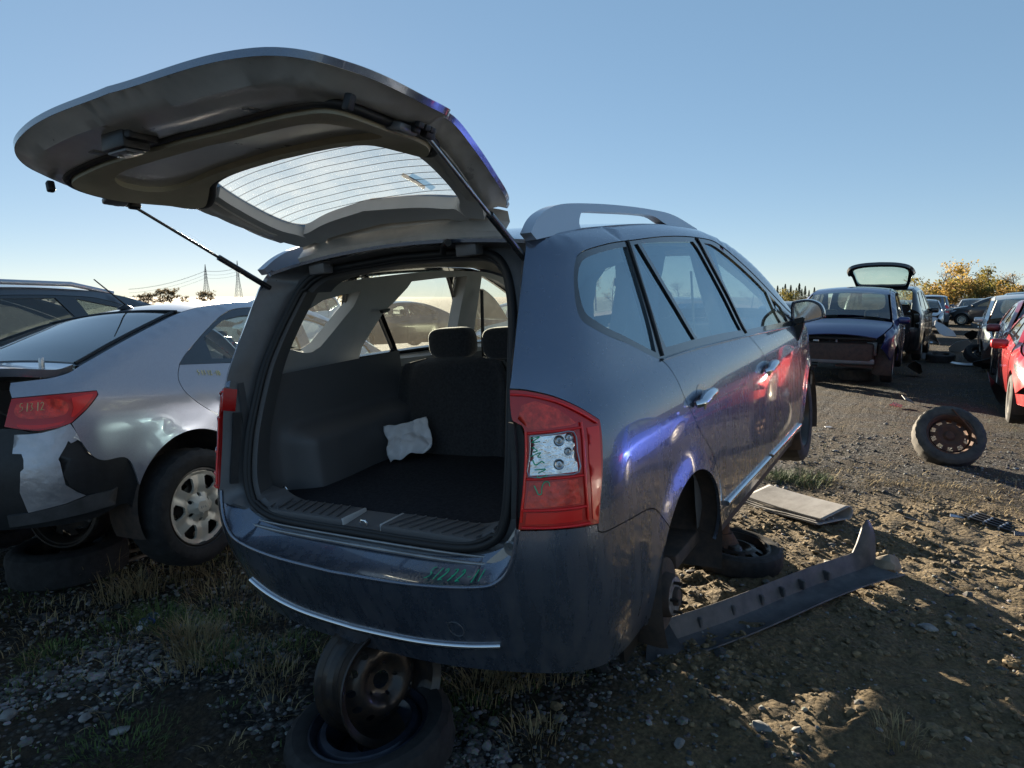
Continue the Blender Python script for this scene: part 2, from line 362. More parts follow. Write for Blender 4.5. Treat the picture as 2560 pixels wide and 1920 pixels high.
def panel(name, B, outline, m, parent, holes=(), side=1, gap=.002, off=0., skirt=.014, step=.03, xf=None, hskirt=None, ang=40, offn=None):
    """cut a shaped sheet out of a car body surface and turn its edges inwards"""
    ol = shrink(outline, gap) if gap else outline
    hs = [shrink(h, -gap) if gap else h for h in holes]
    uv, T, loops = tri2d(ol, hs, step)
    P = B.S(uv[:, 0], uv[:, 1]); N = B.Nrm(uv[:, 0], uv[:, 1])
    X = P + N * (off if offn is None else offn(uv, ol)[:, None])
    # keep triangles facing along N
    t0 = T[0]; fn = np.cross(X[T[:, 1]] - X[T[:, 0]], X[T[:, 2]] - X[T[:, 0]]); dirs = (fn * N[T[:, 0]]).sum(1)
    T = np.where((dirs < 0)[:, None], T[:, ::-1], T)
    V = [x for x in X]; F = [tuple(t) for t in T]
    for li, L in enumerate(loops):
        d = skirt if (li == 0 or hskirt is None) else hskirt
        if not d: continue
        o = len(V); V += [X[i] - N[i] * d for i in L]; k = len(L)
        for i in range(k): F.append((L[i], L[(i + 1) % k], o + (i + 1) % k, o + i))
    V = np.array(V)
    if xf is not None: V = xf(V)
    if side < 0: V[:, 0] *= -1; F = [tuple(reversed(f)) for f in F]
    me = bpy.data.meshes.new(name); me.from_pydata(V.tolist(), [], [tuple(int(i) for i in f) for f in F])
    bm = bmesh.new(); bm.from_mesh(me); 
    bm.to_mesh(me); bm.free()
    return link(name, me, parent, m, True, ang)
def edge_dist(uv, ol):
    A = np.array(resamp(ol, .02)); return np.concatenate([np.min(np.linalg.norm(c[:, None, :] - A[None], axis=2), axis=1) for c in np.array_split(uv, max(1, len(uv) // 800 + 1))])
def on(B, pts, off=0., side=1):
    A = np.array(pts, float); X = B.S(A[:, 0], A[:, 1]) + B.Nrm(A[:, 0], A[:, 1]) * off
    if side < 0: X[:, 0] *= -1
    return X
def line_on(name, B, pts, r, m, parent, off=0., side=1, n=6, smooth=6, flat=None):
    q = catmull(pts, smooth) if len(pts) > 2 else [np.array(p) for p in pts]
    return tube(name, [tuple(p) for p in on(B, q, off, side)], r, m, parent, n=n, flat=flat)
def top_strip(name, B, y0, y1, m, parent, inx=0., nu=30, nv=21, zoff=0., ang=40, ufn=None, crown=None, edge_in=0., skirt=.012):
    """the upward skin between both side edges: roof, bonnet, screens, boot lid"""
    ys = np.linspace(y0, y1, nu); E = B.edge(ys); cr = B.crown if crown is None else crown
    V = []
    for i in range(nu):
        xe = E[i, 0] - edge_in; 
        for j in range(nv):
            u = -1 + 2 * j / (nv - 1); V.append((xe * u, ys[i], E[i, 2] + cr * (1 - u * u * (1 if edge_in == 0 else (xe / E[i, 0]) ** 2)) * 1.0 + zoff))
    F = [(i * nv + j, i * nv + j + 1, (i + 1) * nv + j + 1, (i + 1) * nv + j) for i in range(nu - 1) for j in range(nv - 1)]
    if skirt:
        loop = [j for j in range(nv)] + [i * nv + nv - 1 for i in range(1, nu)] + [(nu - 1) * nv + j for j in range(nv - 2, -1, -1)] + [i * nv for i in range(nu - 2, 0, -1)]
        o = len(V); V += [(V[i][0], V[i][1], V[i][2] - skirt) for i in loop]; k = len(loop)
        F += [(loop[i], o + i, o + (i + 1) % k, loop[(i + 1) % k]) for i in range(k)]
    return mesh(name, V, F, m, parent, ang=ang)
def circ(cy, cz, r, a0, a1, n=24):
    return [(cy + r * math.cos(R_(a0 + (a1 - a0) * i / n)), cz + r * math.sin(R_(a0 + (a1 - a0) * i / n))) for i in range(n + 1)]
# ------------------------------------------------------------------ ground
def at(px, py, z=0.):
    """world point on the level z that the photograph's pixel looks at"""
    d = _r * ((px - 1280) / FPX) - _u * ((py - 960) / FPX) + _f; t = (z - CAM_LOC.z) / d.z
    return CAM_LOC + d * t
def atd(px, py, dist):
    d = _r * ((px - 1280) / FPX) - _u * ((py - 960) / FPX) + _f; d.normalize(); return CAM_LOC + d * dist
def mudness(x, y):
    """1 on the bare churned earth right of the van, 0 on the stony left"""
    m_ = sstep(.15, .75, x - .12 * math.sin(y * 1.7) - .10 * (2.2 - y) * (y < 2.2)) * (1 - sstep(4.2, 5.2, y + .25 * math.sin(x * 2.1)))
    return float(m_)
def gz(x, y):
    d = math.hypot(x - .6, y - 1.5)
    if d > 60: return 0.
    k = 1 - sstep(25, 60, d); v = Vector((x, y, 0))
    h = .030 * (noise.noise(v * .55)) + .014 * noise.noise(v * 1.9 + Vector((7, 3, 0)))
    if d < 14:
        m_ = mudness(x, y)
        if x > -.2 and m_ > 0: 
            t = noise.turbulence(v * 5.5, 4, True, noise_basis='PERLIN_ORIGINAL'); h += m_ * .040 * (t - .6) 
            h += m_ * .022 * max(0, noise.noise(v * 3.1 + Vector((2, 9, 4))))
        h += .008 * noise.noise(v * 9) + .004 * noise.noise(v * 23)
    return h * k
n_ = 330; us = np.linspace(-1, 1, n_)
gxs = .55 + np.sign(us) * (4.6 * np.abs(us) + 900 * np.abs(us) ** 7); gys = 2.0 + np.sign(us) * (5.2 * np.abs(us) + 900 * np.abs(us) ** 7)
V = [(x, y, gz(x, y)) for x in gxs for y in gys]
F = [(i * n_ + j, (i + 1) * n_ + j, (i + 1) * n_ + j + 1, i * n_ + j + 1) for i in range(n_ - 1) for j in range(n_ - 1)]
def ground_mat():
    m = bpy.data.materials.new('yard_earth_and_gravel'); m.use_nodes = True; t = m.node_tree; b = t.nodes['Principled BSDF']; N = t.nodes.new; L = t.links.new
    tc = N('ShaderNodeTexCoord'); at_ = N('ShaderNodeAttribute'); at_.attribute_name = 'mud'
    n1 = N('ShaderNodeTexNoise'); n1.inputs['Scale'].default_value = 2.2; n1.inputs['Detail'].default_value = 9; n1.inputs['Roughness'].default_value = .7; L(tc.outputs['Object'], n1.inputs['Vector'])
    n2 = N('ShaderNodeTexNoise'); n2.inputs['Scale'].default_value = 38; n2.inputs['Detail'].default_value = 6; n2.inputs['Roughness'].default_value = .75; L(tc.outputs['Object'], n2.inputs['Vector'])
    vo = N('ShaderNodeTexVoronoi'); vo.inputs['Scale'].default_value = 42; vo.inputs['Randomness'].default_value = 1; L(tc.outputs['Object'], vo.inputs['Vector'])
    vs = N('ShaderNodeTexVoronoi'); vs.inputs['Scale'].default_value = 16; L(tc.outputs['Object'], vs.inputs['Vector'])
    # gravel colour per stone
    rg = N('ShaderNodeValToRGB'); e = rg.color_ramp.elements; e[0].position = .0; e[0].color = (.020, .020, .019, 1); e[1].position = 1; e[1].color = (.20, .195, .185, 1); x = rg.color_ramp.elements.new(.55); x.color = (.055, .052, .048, 1)
    sp = N('ShaderNodeSeparateColor'); L(vo.outputs['Color'], sp.inputs[0]); L(sp.outputs[0], rg.inputs[0])
    dk = N('ShaderNodeMapRange'); dk.inputs[1].default_value = .15; dk.inputs[2].default_value = .55; dk.inputs[3].default_value = 1; dk.inputs[4].default_value = .25; L(vo.outputs['Distance'], dk.inputs[0])
    mg = N('ShaderNodeMix'); mg.data_type = 'RGBA'; mg.blend_type = 'MULTIPLY'; mg.inputs[0].default_value = 1; L(rg.outputs[0], mg.inputs[6]); L(dk.outputs[0], mg.inputs[7])
    # organic litter between
    rl = N('ShaderNodeValToRGB'); e = rl.color_ramp.elements; e[0].position = .38; e[0].color = (.022, .017, .011, 1); e[1].position = .68; e[1].color = (.075, .056, .034, 1); L(n2.outputs['Fac'], rl.inputs[0])
    mk = N('ShaderNodeMapRange'); mk.inputs[1].default_value = .44; mk.inputs[2].default_value = .56; L(n1.outputs['Fac'], mk.inputs[0])
    m1 = N('ShaderNodeMix'); m1.data_type = 'RGBA'; L(mk.outputs[0], m1.inputs[0]); L(rl.outputs[0], m1.inputs[6]); L(mg.outputs[2], m1.inputs[7])
    # mud
    rm = N('ShaderNodeValToRGB'); e = rm.color_ramp.elements; e[0].position = .30; e[0].color = (.060, .046, .028, 1); e[1].position = .72; e[1].color = (.20, .15, .082, 1); L(n2.outputs['Fac'], rm.inputs[0])
    m2 = N('ShaderNodeMix'); m2.data_type = 'RGBA'; mm = N('ShaderNodeMath'); mm.operation = 'MULTIPLY_ADD'; mm.use_clamp = True; mm.inputs[1].default_value = .5; L(n1.outputs['Fac'], mm.inputs[0])
    sb = N('ShaderNodeMath'); sb.operation = 'SUBTRACT'; sb.inputs[1].default_value = .25; L(at_.outputs['Fac'], sb.inputs[0]); L(sb.outputs[0], mm.inputs[2])
    st = N('ShaderNodeMapRange'); st.inputs[1].default_value = .15; st.inputs[2].default_value = .75; L(mm.outputs[0], st.inputs[0])
    L(st.outputs[0], m2.inputs[0]); L(m1.outputs[2], m2.inputs[6]); L(rm.outputs[0], m2.inputs[7]); L(m2.outputs[2], b.inputs['Base Color'])
    b.inputs['Roughness'].default_value = .92; b.inputs['Specular IOR Level'].default_value = .25
    iv = N('ShaderNodeMath'); iv.operation = 'SUBTRACT'; iv.inputs[0].default_value = 1; L(vo.outputs['Distance'], iv.inputs[1])
    iv2 = N('ShaderNodeMath'); iv2.operation = 'SUBTRACT'; iv2.inputs[0].default_value = 1; L(vs.outputs['Distance'], iv2.inputs[1])
    ad = N('ShaderNodeMath'); ad.operation = 'MULTIPLY_ADD'; ad.inputs[1].default_value = .8; L(iv2.outputs[0], ad.inputs[0]); L(iv.outputs[0], ad.inputs[2])
    ad2 = N('ShaderNodeMath'); ad2.operation = 'MULTIPLY_ADD'; ad2.inputs[1].default_value = 1.3; L(n2.outputs['Fac'], ad2.inputs[0]); L(ad.outputs[0], ad2.inputs[2])
    bp = N('ShaderNodeBump'); bp.inputs['Strength'].default_value = .9; bp.inputs['Distance'].default_value = .014; L(ad2.outputs[0], bp.inputs['Height']); L(bp.outputs[0], b.inputs['Normal'])
    return m
gro = mesh('ground', V, F, ground_mat(), ang=0); gro['kind'] = 'structure'
ca = gro.data.attributes.new('mud', 'FLOAT', 'POINT'); ca.data.foreach_set('value', [mudness(v[0], v[1]) if abs(v[0]) < 15 and abs(v[1]) < 15 else .15 for v in V])
# loose stones: one mass
ico = bmesh.new(); bmesh.ops.create_icosphere(ico, subdivisions=1, radius=1); ico.verts.index_update()
IV = np.array([v.co[:] for v in ico.verts]); IF = np.array([[v.index for v in f.verts] for f in ico.faces]); ico.free()
def stones(name, spots, m):
    """spots: x, y, size"""
    rg = np.random.default_rng(3); VV = []; FF = []; o = 0
    for x, y, s in spots:
        j = IV * (1 + .28 * (rg.random((len(IV), 1)) - .5)) * np.array([s * (.8 + .6 * rg.random()), s * (.7 + .5 * rg.random()), s * (.4 + .4 * rg.random())])
        a = rg.random() * 6.28; c, q = math.cos(a), math.sin(a); R = np.array([[c, -q, 0], [q, c, 0], [0, 0, 1]])
        b = (rg.random() - .5) * .9; R = R @ np.array([[1, 0, 0], [0, math.cos(b), -math.sin(b)], [0, math.sin(b), math.cos(b)]])
        VV.append(j @ R.T + np.array([x, y, gz(x, y) + s * .12])); FF.append(IF + o); o += len(IV)
    me = bpy.data.meshes.new(name); me.from_pydata(np.vstack(VV).tolist(), [], np.vstack(FF).tolist()); ob = link(name, me, None, m, smooth=False)
    return ob
def stone_mat():
    m = bpy.data.materials.new('crushed_limestone'); m.use_nodes = True; t = m.node_tree; b = t.nodes['Principled BSDF']; N = t.nodes.new; L = t.links.new
    ge = N('ShaderNodeNewGeometry'); r = N('ShaderNodeValToRGB'); e = r.color_ramp.elements; e[0].color = (.035, .034, .033, 1); e[1].color = (.40, .395, .385, 1); x = e.new(.6); x.color = (.14, .138, .133, 1)
    L(ge.outputs['Random Per Island'], r.inputs[0]); tc = N('ShaderNodeTexCoord'); n = N('ShaderNodeTexNoise'); n.inputs['Scale'].default_value = 90; L(tc.outputs['Object'], n.inputs['Vector'])
    mx = N('ShaderNodeMix'); mx.data_type = 'RGBA'; mx.blend_type = 'MULTIPLY'; mx.inputs[0].default_value = .7; L(r.outputs[0], mx.inputs[6]); L(n.outputs['Color'], mx.inputs[7]); L(mx.outputs[2], b.inputs['Base Color']); b.inputs['Roughness'].default_value = .9
    return m
M['stone'] = stone_mat()
rs = random.Random(11); sp_ = []
while len(sp_) < 24000:
    z_ = rs.random()
    if z_ < .36: x, y = rs.uniform(-1.6, .5), rs.uniform(-1.0, .5)
    elif z_ < .70: x, y = rs.uniform(-3.2, 1.9), rs.uniform(-1.2, 1.7)
    elif z_ < .84: x, y = rs.uniform(.4, 3.6), rs.uniform(4.0, 8.5)
    else: x, y = rs.uniform(-.3, 3.0), rs.uniform(.3, 4.4)
    q = Vector((x, y, 0)); m_ = mudness(x, y); dns = .5 + .9 * noise.noise(q * .8) + .4 * noise.noise(q * 3)
    dns *= (1 - .72 * m_)
    if y > 4.3: dns *= .75
    if x < .4 and dns < .35: dns *= .4
    if rs.random() > dns: continue
    s = .0045 + .011 * rs.random() ** 2.2
    if rs.random() < .045: s *= 2.1
    sp_.append((x, y, s))
gv = stones('gravel', sp_, M['stone']); gv['kind'] = 'stuff'; gv['label'] = 'loose grey crushed gravel strewn over the yard'
# clods on the churned earth
M['clod'] = mat('dry_earth_clod', (.085, .066, .040), .95, col2=(.21, .158, .086), noise_s=30)
sp2 = []
while len(sp2) < 5200:
    x, y = rs.uniform(.2, 3.4), rs.uniform(.3, 5.0); m_ = mudness(x, y); q = Vector((x, y, 0))
    if rs.random() > m_ * (.35 + .9 * noise.noise(q * 1.6)): continue
    sp2.append((x, y, .005 + .022 * rs.random() ** 3))
cl = stones('earth_clods', sp2, M['clod']); cl['kind'] = 'stuff'; cl['label'] = 'dry brown clods of churned earth'
# grass: straw and green blades in tufts
def blades(name, tufts, m, seed):
    r = random.Random(seed); V = []; F = []
    for (x, y, n, rad, h, lean) in tufts:
        for i in range(n):
            a = r.uniform(0, 6.283); d = rad * math.sqrt(r.random()); bx, by = x + d * math.cos(a), y + d * math.sin(a); bz = gz(bx, by) - .003
            hh = h * r.uniform(.45, 1.1); ln = lean * r.uniform(.3, 1.3); la = a + r.uniform(-.9, .9); w_ = r.uniform(.0011, .0026); pa = la + 1.57
            o = len(V)
            for k, (t, ww) in enumerate(((0, 1), (.4, .9), (.75, .6))):
                px_, py_, pz_ = bx + math.cos(la) * hh * ln * t * t, by + math.sin(la) * hh * ln * t * t, bz + hh * (t - .35 * ln * t * t)
                V.append((px_ + math.cos(pa) * w_ * ww, py_ + math.sin(pa) * w_ * ww, pz_)); V.append((px_ - math.cos(pa) * w_ * ww, py_ - math.sin(pa) * w_ * ww, pz_))
            V.append((bx + math.cos(la) * hh * ln, by + math.sin(la) * hh * ln, bz + hh * (1 - .38 * ln)))
            F += [(o, o + 1, o + 3, o + 2), (o + 2, o + 3, o + 5, o + 4), (o + 4, o + 5, o + 6)]
    return mesh(name, V, F, m, ang=0)
M['straw'] = mat('dry_straw_grass', (.16, .115, .055), .9, col2=(.34, .27, .14), noise_s=7)
M['leafgreen'] = mat('green_grass_blade', (.035, .075, .018), .8, col2=(.09, .13, .03), noise_s=6)
P_ = lambda px, py: at(px, py)
tS = []; tG = []
for (px, py, n, rad, h) in ((300, 1500, 130, .12, .16), (240, 1440, 110, .15, .20), (360, 1490, 90, .10, .18), (480, 1610, 260, .12, .16), (500, 1650, 170, .10, .13), (560, 1500, 160, .2, .12), (620, 1560, 120, .2, .10), (430, 1440, 140, .25, .13), (150, 1560, 120, .3, .07), (1290, 1700, 220, .12, .12), (1200, 1730, 120, .15, .14), (1400, 1690, 120, .12, .10), (690, 1700, 120, .12, .09), (640, 1640, 120, .15, .09), (520, 1440, 120, .2, .10), (400, 1360, 160, .3, .14), (1330, 1860, 80, .12, .10), (2250, 1850, 70, .1, .10)):
    p = P_(px, py); tS.append((p.x, p.y, n, rad, h, .8))
for (px, py, n, rad, h) in ((130, 1640, 320, .13, .05), (390, 1560, 160, .10, .13), (300, 1580, 160, .15, .07), (560, 1570, 160, .16, .10), (440, 1580, 120, .10, .12), (60, 1730, 180, .2, .04), (320, 1850, 220, .2, .045), (260, 1880, 200, .2, .04), (720, 1640, 160, .15, .08), (1050, 1740, 130, .15, .08), (1180, 1790, 180, .14, .05), (560, 1650, 120, .1, .12), (1080, 1850, 120, .2, .04), (90, 1500, 90, .25, .05)):
    p = P_(px, py); tG.append((p.x, p.y, n, rad, h, .9))
for i in range(260):
    x, y = rs.uniform(-3.4, .3), rs.uniform(-.8, 2.6); tS.append((x, y, rs.randint(6, 22), .10, rs.uniform(.03, .10), 1.1))
for i in range(120):
    x, y = rs.uniform(-3.2, .6), rs.uniform(-.9, 1.2); tG.append((x, y, rs.randint(8, 26), .09, rs.uniform(.02, .05), 1.0))
for i in range(420):
    x = rs.uniform(.6, 4.5); y = rs.gauss(5.0, .32) + .12 * x; tS.append((x, y, rs.randint(8, 20), .12, rs.uniform(.03, .07), 1.1))
for i in range(40):
    x = rs.uniform(.35, .9); y = rs.gauss(4.9, .12); tG.append((x, y, 20, .08, .09, .8))
for i in range(500):
    x, y = rs.uniform(-8, 7), rs.uniform(6, 26); tS.append((x, y, 14, .3, rs.uniform(.05, .14), 1.0)); tG.append((x + 1, y, 8, .3, .06, 1.0))
g1_ = blades('dry_grass', tS, M['straw'], 5); g1_['kind'] = 'stuff'; g1_['label'] = 'dry straw coloured grass growing in tufts'
g2_ = blades('green_grass', tG, M['leafgreen'], 6); g2_['kind'] = 'stuff'; g2_['label'] = 'short green grass and weeds between the stones'
# ------------------------------------------------------------------ the grey minivan with its tailgate up
_fc = Vector((1.7043, -1.4628, 1.4566))
MV = Matrix(((.99763636, -.01538337, -.0669705), (.01078435, .99759283, -.06849993), (.06786305, .06761579, .99540078)))
VAN_T = CAM_LOC - MV @ _fc
VAN_MW = Matrix.Translation(VAN_T) @ MV.to_4x4()
VB = Body(plan=[(0, .03), (.3, .042), (.52, .075), (.68, .125), (.78, .185), (.845, .275), (.878, .40), (.893, .62), (.903, 1.0), (.912, 1.6), (.924, 2.3), (.932, 3.0), (.925, 3.4), (.872, 3.98), (.73, 4.32), (.42, 4.50), (0, 4.545)],
          inset=[(.1, .10), (.2, .07), (.3, .035), (.42, .012), (.6, 0), (.85, -.005), (.98, .008), (1.06, .03), (1.12, .055), (1.3, .105), (1.5, .16), (1.65, .20)],
          rear=[(.1, .12), (.25, .06), (.4, .0), (.55, -.045), (.65, -.055), (.77, -.04), (.95, 0), (1.15, .035), (1.3, .105), (1.45, .19), (1.6, .275)],
          front=[(.1, -.1), (.4, 0), (.7, 0), (.9, -.12), (1.2, -.4)],
          top=[(0, 1.50), (.36, 1.575), (.8, 1.62), (1.5, 1.645), (2.0, 1.625), (2.3, 1.575), (2.6, 1.487), (2.9, 1.36), (3.15, 1.22), (3.4, 1.08), (3.5, 1.045), (3.9, .97), (4.25, .86), (4.545, .70)],
          L=4.545, r=.075, crown=.045, bow=.075, flare=((.97, .31, .37, .014), (3.66, .31, .37, .016)))
van = thing('minivan', 'grey minivan with its tailgate raised, rear wheels missing, green 51272-11 written on its bumper', 'minivan', mw=VAN_MW)
def sy(B, pts): return [(float(B.at_y(y, z)), z) for y, z in pts]
AR = sy(VB, circ(.97, .31, .37, 196, -20, 40))            # rear arch, rear foot to front foot
AF = sy(VB, circ(3.66, .31, .37, 196, -20, 40))
d_edge = [(.729, 1.594), (.700, 1.55), (.688, 1.49), (.692, 1.33), (.692, 1.203), (.686, 1.152)]
lamp_top = [(.686, 1.152), (.747, 1.143), (.826, 1.118), (.897, 1.08), (.970, 1.028)]
lamp_out = [(.970, 1.028), (.965, .967), (.955, .87), (.944, .75), (.941, .735)]
lamp_bot = [(.941, .735), (.808, .750), (.695, .757)]
lamp_in = [(.695, .757), (.70, .80), (.716, .91), (.717, 1.030), (.700, 1.052), (.684, 1.07), (.686, 1.152)]
seam = [(.943, .713), (.972, .702), (1.082, .695), (1.269, .667), AR[11]]
door_r = [(1.534, 1.129), (1.576, 1.100), (1.604, 1.042), (1.620, .984), (1.669, .906), (1.761, .802), (1.863, .719), (1.937, .634), (2.0, .521), (2.05, .40), (2.075, .29)]
dlo_top = [(.957, 1.502), (.979, 1.517), (1.072, 1.534), (1.396, 1.554), (1.648, 1.565), (1.932, 1.578), (2.201, 1.582), (2.457, 1.575), (2.69, 1.555), (2.92, 1.487), (3.20, 1.380), (3.48, 1.255), (3.70, 1.155), (3.86, 1.080)]
dlo_rear = [(1.534, 1.129), (1.421, 1.171), (1.289, 1.218), (1.163, 1.252), (1.058, 1.285), (.986, 1.313), (.959, 1.337), (.944, 1.377), (.939, 1.436), (.945, 1.476), (.957, 1.502)]
belt = [(1.534, 1.129), (1.942, 1.118), (2.70, 1.080), (3.366, 1.041), (3.70, 1.022), (3.86, 1.012)]
dfront = [(2.70, 1.080), (2.790, 1.014), (2.870, .952), (2.900, .862), (2.955, .674), (2.99, .45), (3.0, .29)]
fender_s = [(3.86, 1.012), (3.88, .90), (3.92, .75), (3.93, .60), (3.93, .29)]
ys = np.linspace(.42, 3.36, 40); E_ = VB.edge(ys); roof_e = [(float(VB.at_y(y, z)), float(z)) for y, z in zip(ys, E_[:, 2])]
roof_e[0] = (.729, 1.594)
bumper_in = [(.695, .757), (.690, .72), (.680, .67), (.655, .625), (.61, .592), (.54, .580)]
for sd_ in (1, -1):
    g = panel('quarter_panel', VB, path(list(reversed(d_edge)), roof_e, [roof_e[-1], (3.86, 1.080)], list(reversed(dlo_top)), list(reversed(dlo_rear)), door_r, [door_r[-1], (1.98, .27)], [AR[-4]], list(reversed(AR[11:-4])), list(reversed(seam)), [seam[0], lamp_out[-1]], list(reversed(lamp_out)), list(reversed(lamp_top))), M['grey'], van, side=sd_, step=.03)
    panel('rear_door', VB, path(belt[:3], dfront, [dfront[-1], door_r[-1]], list(reversed(door_r))), M['grey'], van, side=sd_, step=.035)
    panel('front_door', VB, path(belt[2:], fender_s, [fender_s[-1], dfront[-1]], list(reversed(dfront))), M['grey'], van, side=sd_, step=.035)
    fe = [(float(VB.at_y(y, float(VB.top(y)) - .004)), float(VB.top(y)) - .004) for y in np.linspace(3.42, 4.05, 10)]
    panel('front_wing', VB, path([(3.93, .29), (3.93, .60), (3.92, .75), (3.88, .90), (3.86, 1.012), (3.87, 1.075)], fe, [fe[-1], (4.80, .86)], [(4.80, .86), (4.82, .72)], [(4.82, .72), (4.72, .62), AF[30]], list(reversed(AF[3:30])), [AF[3], (3.93, .29)]) if False else
          path([(3.86, 1.012), (3.865, 1.07)], fe, [fe[-1], (fe[-1][0] + .1, .80)], [(fe[-1][0] + .1, .80), (fe[-1][0] + .1, .62)], [AF[33]], list(reversed(AF[4:33])), [AF[4], (3.93, .36)], [(3.93, .36), (3.93, .60), (3.92, .75), (3.88, .90), (3.86, 1.012)]), M['grey'], van, side=sd_, step=.035)
    panel('rocker_panel', VB, path([(2.0, .285), (2.9, .285), (3.95, .285)], [(3.95, .285), (3.95, .17)], [(3.95, .17), (2.03, .17)], [(2.03, .17), (2.0, .285)]), M['castiron'], van, side=sd_, off=-.022, skirt=.05, step=.05)
    # black window surround and the panes in it
    qg = path([(.985, 1.478), (1.03, 1.502), (1.15, 1.517), (1.40, 1.532), (1.575, 1.541)], [(1.575, 1.541), (1.57, 1.40), (1.555, 1.25), (1.530, 1.155)], [(1.530, 1.155), (1.421, 1.197), (1.289, 1.243), (1.170, 1.277), (1.075, 1.310), (1.010, 1.338), (.980, 1.385), (.970, 1.44), (.985, 1.478)])
    g1 = path([(1.640, 1.547), (1.69, 1.551)], [(1.69, 1.551), (1.965, 1.150)], [(1.965, 1.150), (1.64, 1.160)], [(1.64, 1.160), (1.625, 1.22), (1.625, 1.38), (1.640, 1.547)])
    g2 = path([(1.725, 1.552), (1.95, 1.557), (2.36, 1.557)], [(2.36, 1.557), (2.42, 1.50), (2.56, 1.28), (2.645, 1.112)], [(2.645, 1.112), (2.30, 1.134), (2.0, 1.147)], [(2.0, 1.147), (1.725, 1.552)])
    g3 = path([(2.52, 1.550), (2.66, 1.535), (2.90, 1.462), (3.18, 1.352), (3.40, 1.252)], [(3.40, 1.252), (3.475, 1.065)], [(3.475, 1.065), (3.1, 1.085), (2.745, 1.105)], [(2.745, 1.105), (2.66, 1.28), (2.57, 1.46), (2.52, 1.550)])
    g4 = path([(3.445, 1.235), (3.64, 1.143)], [(3.64, 1.143), (3.66, 1.052)], [(3.66, 1.052), (3.515, 1.062)], [(3.515, 1.062), (3.445, 1.235)])
    fr = panel('window_frame', VB, path(list(reversed(dlo_rear)), belt, [belt[-1], dlo_top[-1]], list(reversed(dlo_top))), M['blackgloss'], van, holes=[qg, g1, g2, g3, g4], side=sd_, gap=.001, off=-.003, skirt=.02, hskirt=.028, step=.03)
    for nm, q, mm in (('quarter_window', qg, 'glass'), ('rear_vent_window', g1, 'glass'), ('rear_side_window', g2, 'glass'), ('front_side_window', g3, 'glass'), ('front_vent_window', g4, 'glass')):
        panel(nm, VB, q, M['gdusty'] if sd_ < 0 else M[mm], fr, side=sd_, gap=-.002, off=-.011, skirt=0, step=.05)
    line_on('seal', VB, [(1.60, 1.565), (1.595, 1.38), (1.585, 1.22), (1.575, 1.135)], .006, M['rubber'], fr, off=.0, side=sd_)
    line_on('seal', VB, [(2.42, 1.575), (2.46, 1.52), (2.62, 1.26), (2.70, 1.09)], .005, M['rubber'], fr, off=.0, side=sd_)
    line_on('belt_moulding', VB, [(1.545, 1.124), (1.942, 1.113), (2.70, 1.075), (3.366, 1.036), (3.82, 1.010)], .010, M['blackgloss'], fr, off=.002, side=sd_, flat=.5)
    # chrome strips low on the doors
    line_on('chrome_strip', VB, [(2.115, .395), (2.5, .385), (2.96, .372)], [.004] + [.012] * 12 if False else .012, M['chrome'], van, off=.006, side=sd_, n=8)
    line_on('chrome_strip', VB, [(3.01, .370), (3.4, .358), (3.88, .345)], .012, M['chrome'], van, off=.006, side=sd_, n=8)
    # handles: cup, pull and lock cover
    for hy, hz in ((1.16, .935), (2.27, .885)):
        hs = float(VB.at_y(hy, hz)); c0 = on(VB, [(hs, hz)], 0, sd_)[0]; nx = sd_
        cup = panel('handle_cup', VB, [np.array((hs + .055 * math.cos(a), hz + .005 + .048 * math.sin(a))) for a in np.linspace(0, 2 * math.pi, 25)[:-1]], M['grey'], van, side=sd_, off=.0012, skirt=.004, gap=0, step=.02)
        pp = [(hs - .10, hz - .014), (hs - .06, hz - .004), (hs, hz + .004), (hs + .06, hz + .004), (hs + .10, hz - .004)]
        hp = on(VB, catmull(pp, 4), .030, sd_); hp[0] -= (nx * .022, 0, 0); hp[1] -= (nx * .008, 0, 0); hp[-1] -= (nx * .022, 0, 0); hp[-2] -= (nx * .008, 0, 0)
        k = len(hp); hh = tube('door_handle', [tuple(p) for p in hp], [.013 + .011 * math.sin(math.pi * i / (k - 1)) for i in range(k)], M['chrome'], van, n=10)
        b = bmesh.new(); bmesh.ops.create_uvsphere(b, u_segments=12, v_segments=8, radius=1); bmesh.ops.scale(b, vec=(.012, .018, .028), verts=b.verts); bmesh.ops.translate(b, vec=tuple(c0 + np.array((nx * .002, .02, -.03))), verts=b.verts)
        bm_obj('lock_cover', b, M['chrome'], hh)
    # door mirror
    mc = Vector((sd_ * .995, 3.16, 1.09))
    shell = []
    outl = [(-.09, .06), (-.07, .075), (.01, .08), (.07, .055), (.095, .015), (.10, -.025), (.085, -.042), (-.02, -.065), (-.085, -.07), (-.095, 0)]
    ring = [p for p in catmull(outl, 4, closed=True)]
    def mr(sc, y): return [(mc.x + sd_ * p[0] * sc, mc.y + y, mc.z + p[1] * sc) for p in ring]
    ms = strip('door_mirror', [mr(.80, -.018), mr(.93, -.035), mr(1, -.025), mr(1.0, .02), mr(.86, .085), mr(.5, .13), mr(.05, .14)], [M['grey']], van, closed=True, ang=50)
    V = mr(.87, -.020); mesh('mirror_glass', V, [tuple(range(len(V)))], M['chrome'], ms, ang=0)
    strip('mirror_rim', [mr(.86, -.015), mr(.90, -.036), mr(1.005, -.03), mr(1.006, -.006)], M['blackgloss'], ms, closed=True)
    prism('mirror_arm', [(-.06, 0), (.045, .02), (.035, -.04), (.0, -.14), (-.03, -.15), (-.065, -.11)], .06, M['black'], ms, mw=Matrix.Translation((sd_ * .935, 3.16, 1.045)) @ Matrix(((sd_, 0, 0, 0), (0, 0, 1, 0), (0, 1, 0, 0), (0, 0, 0, 1))), bev=.008)
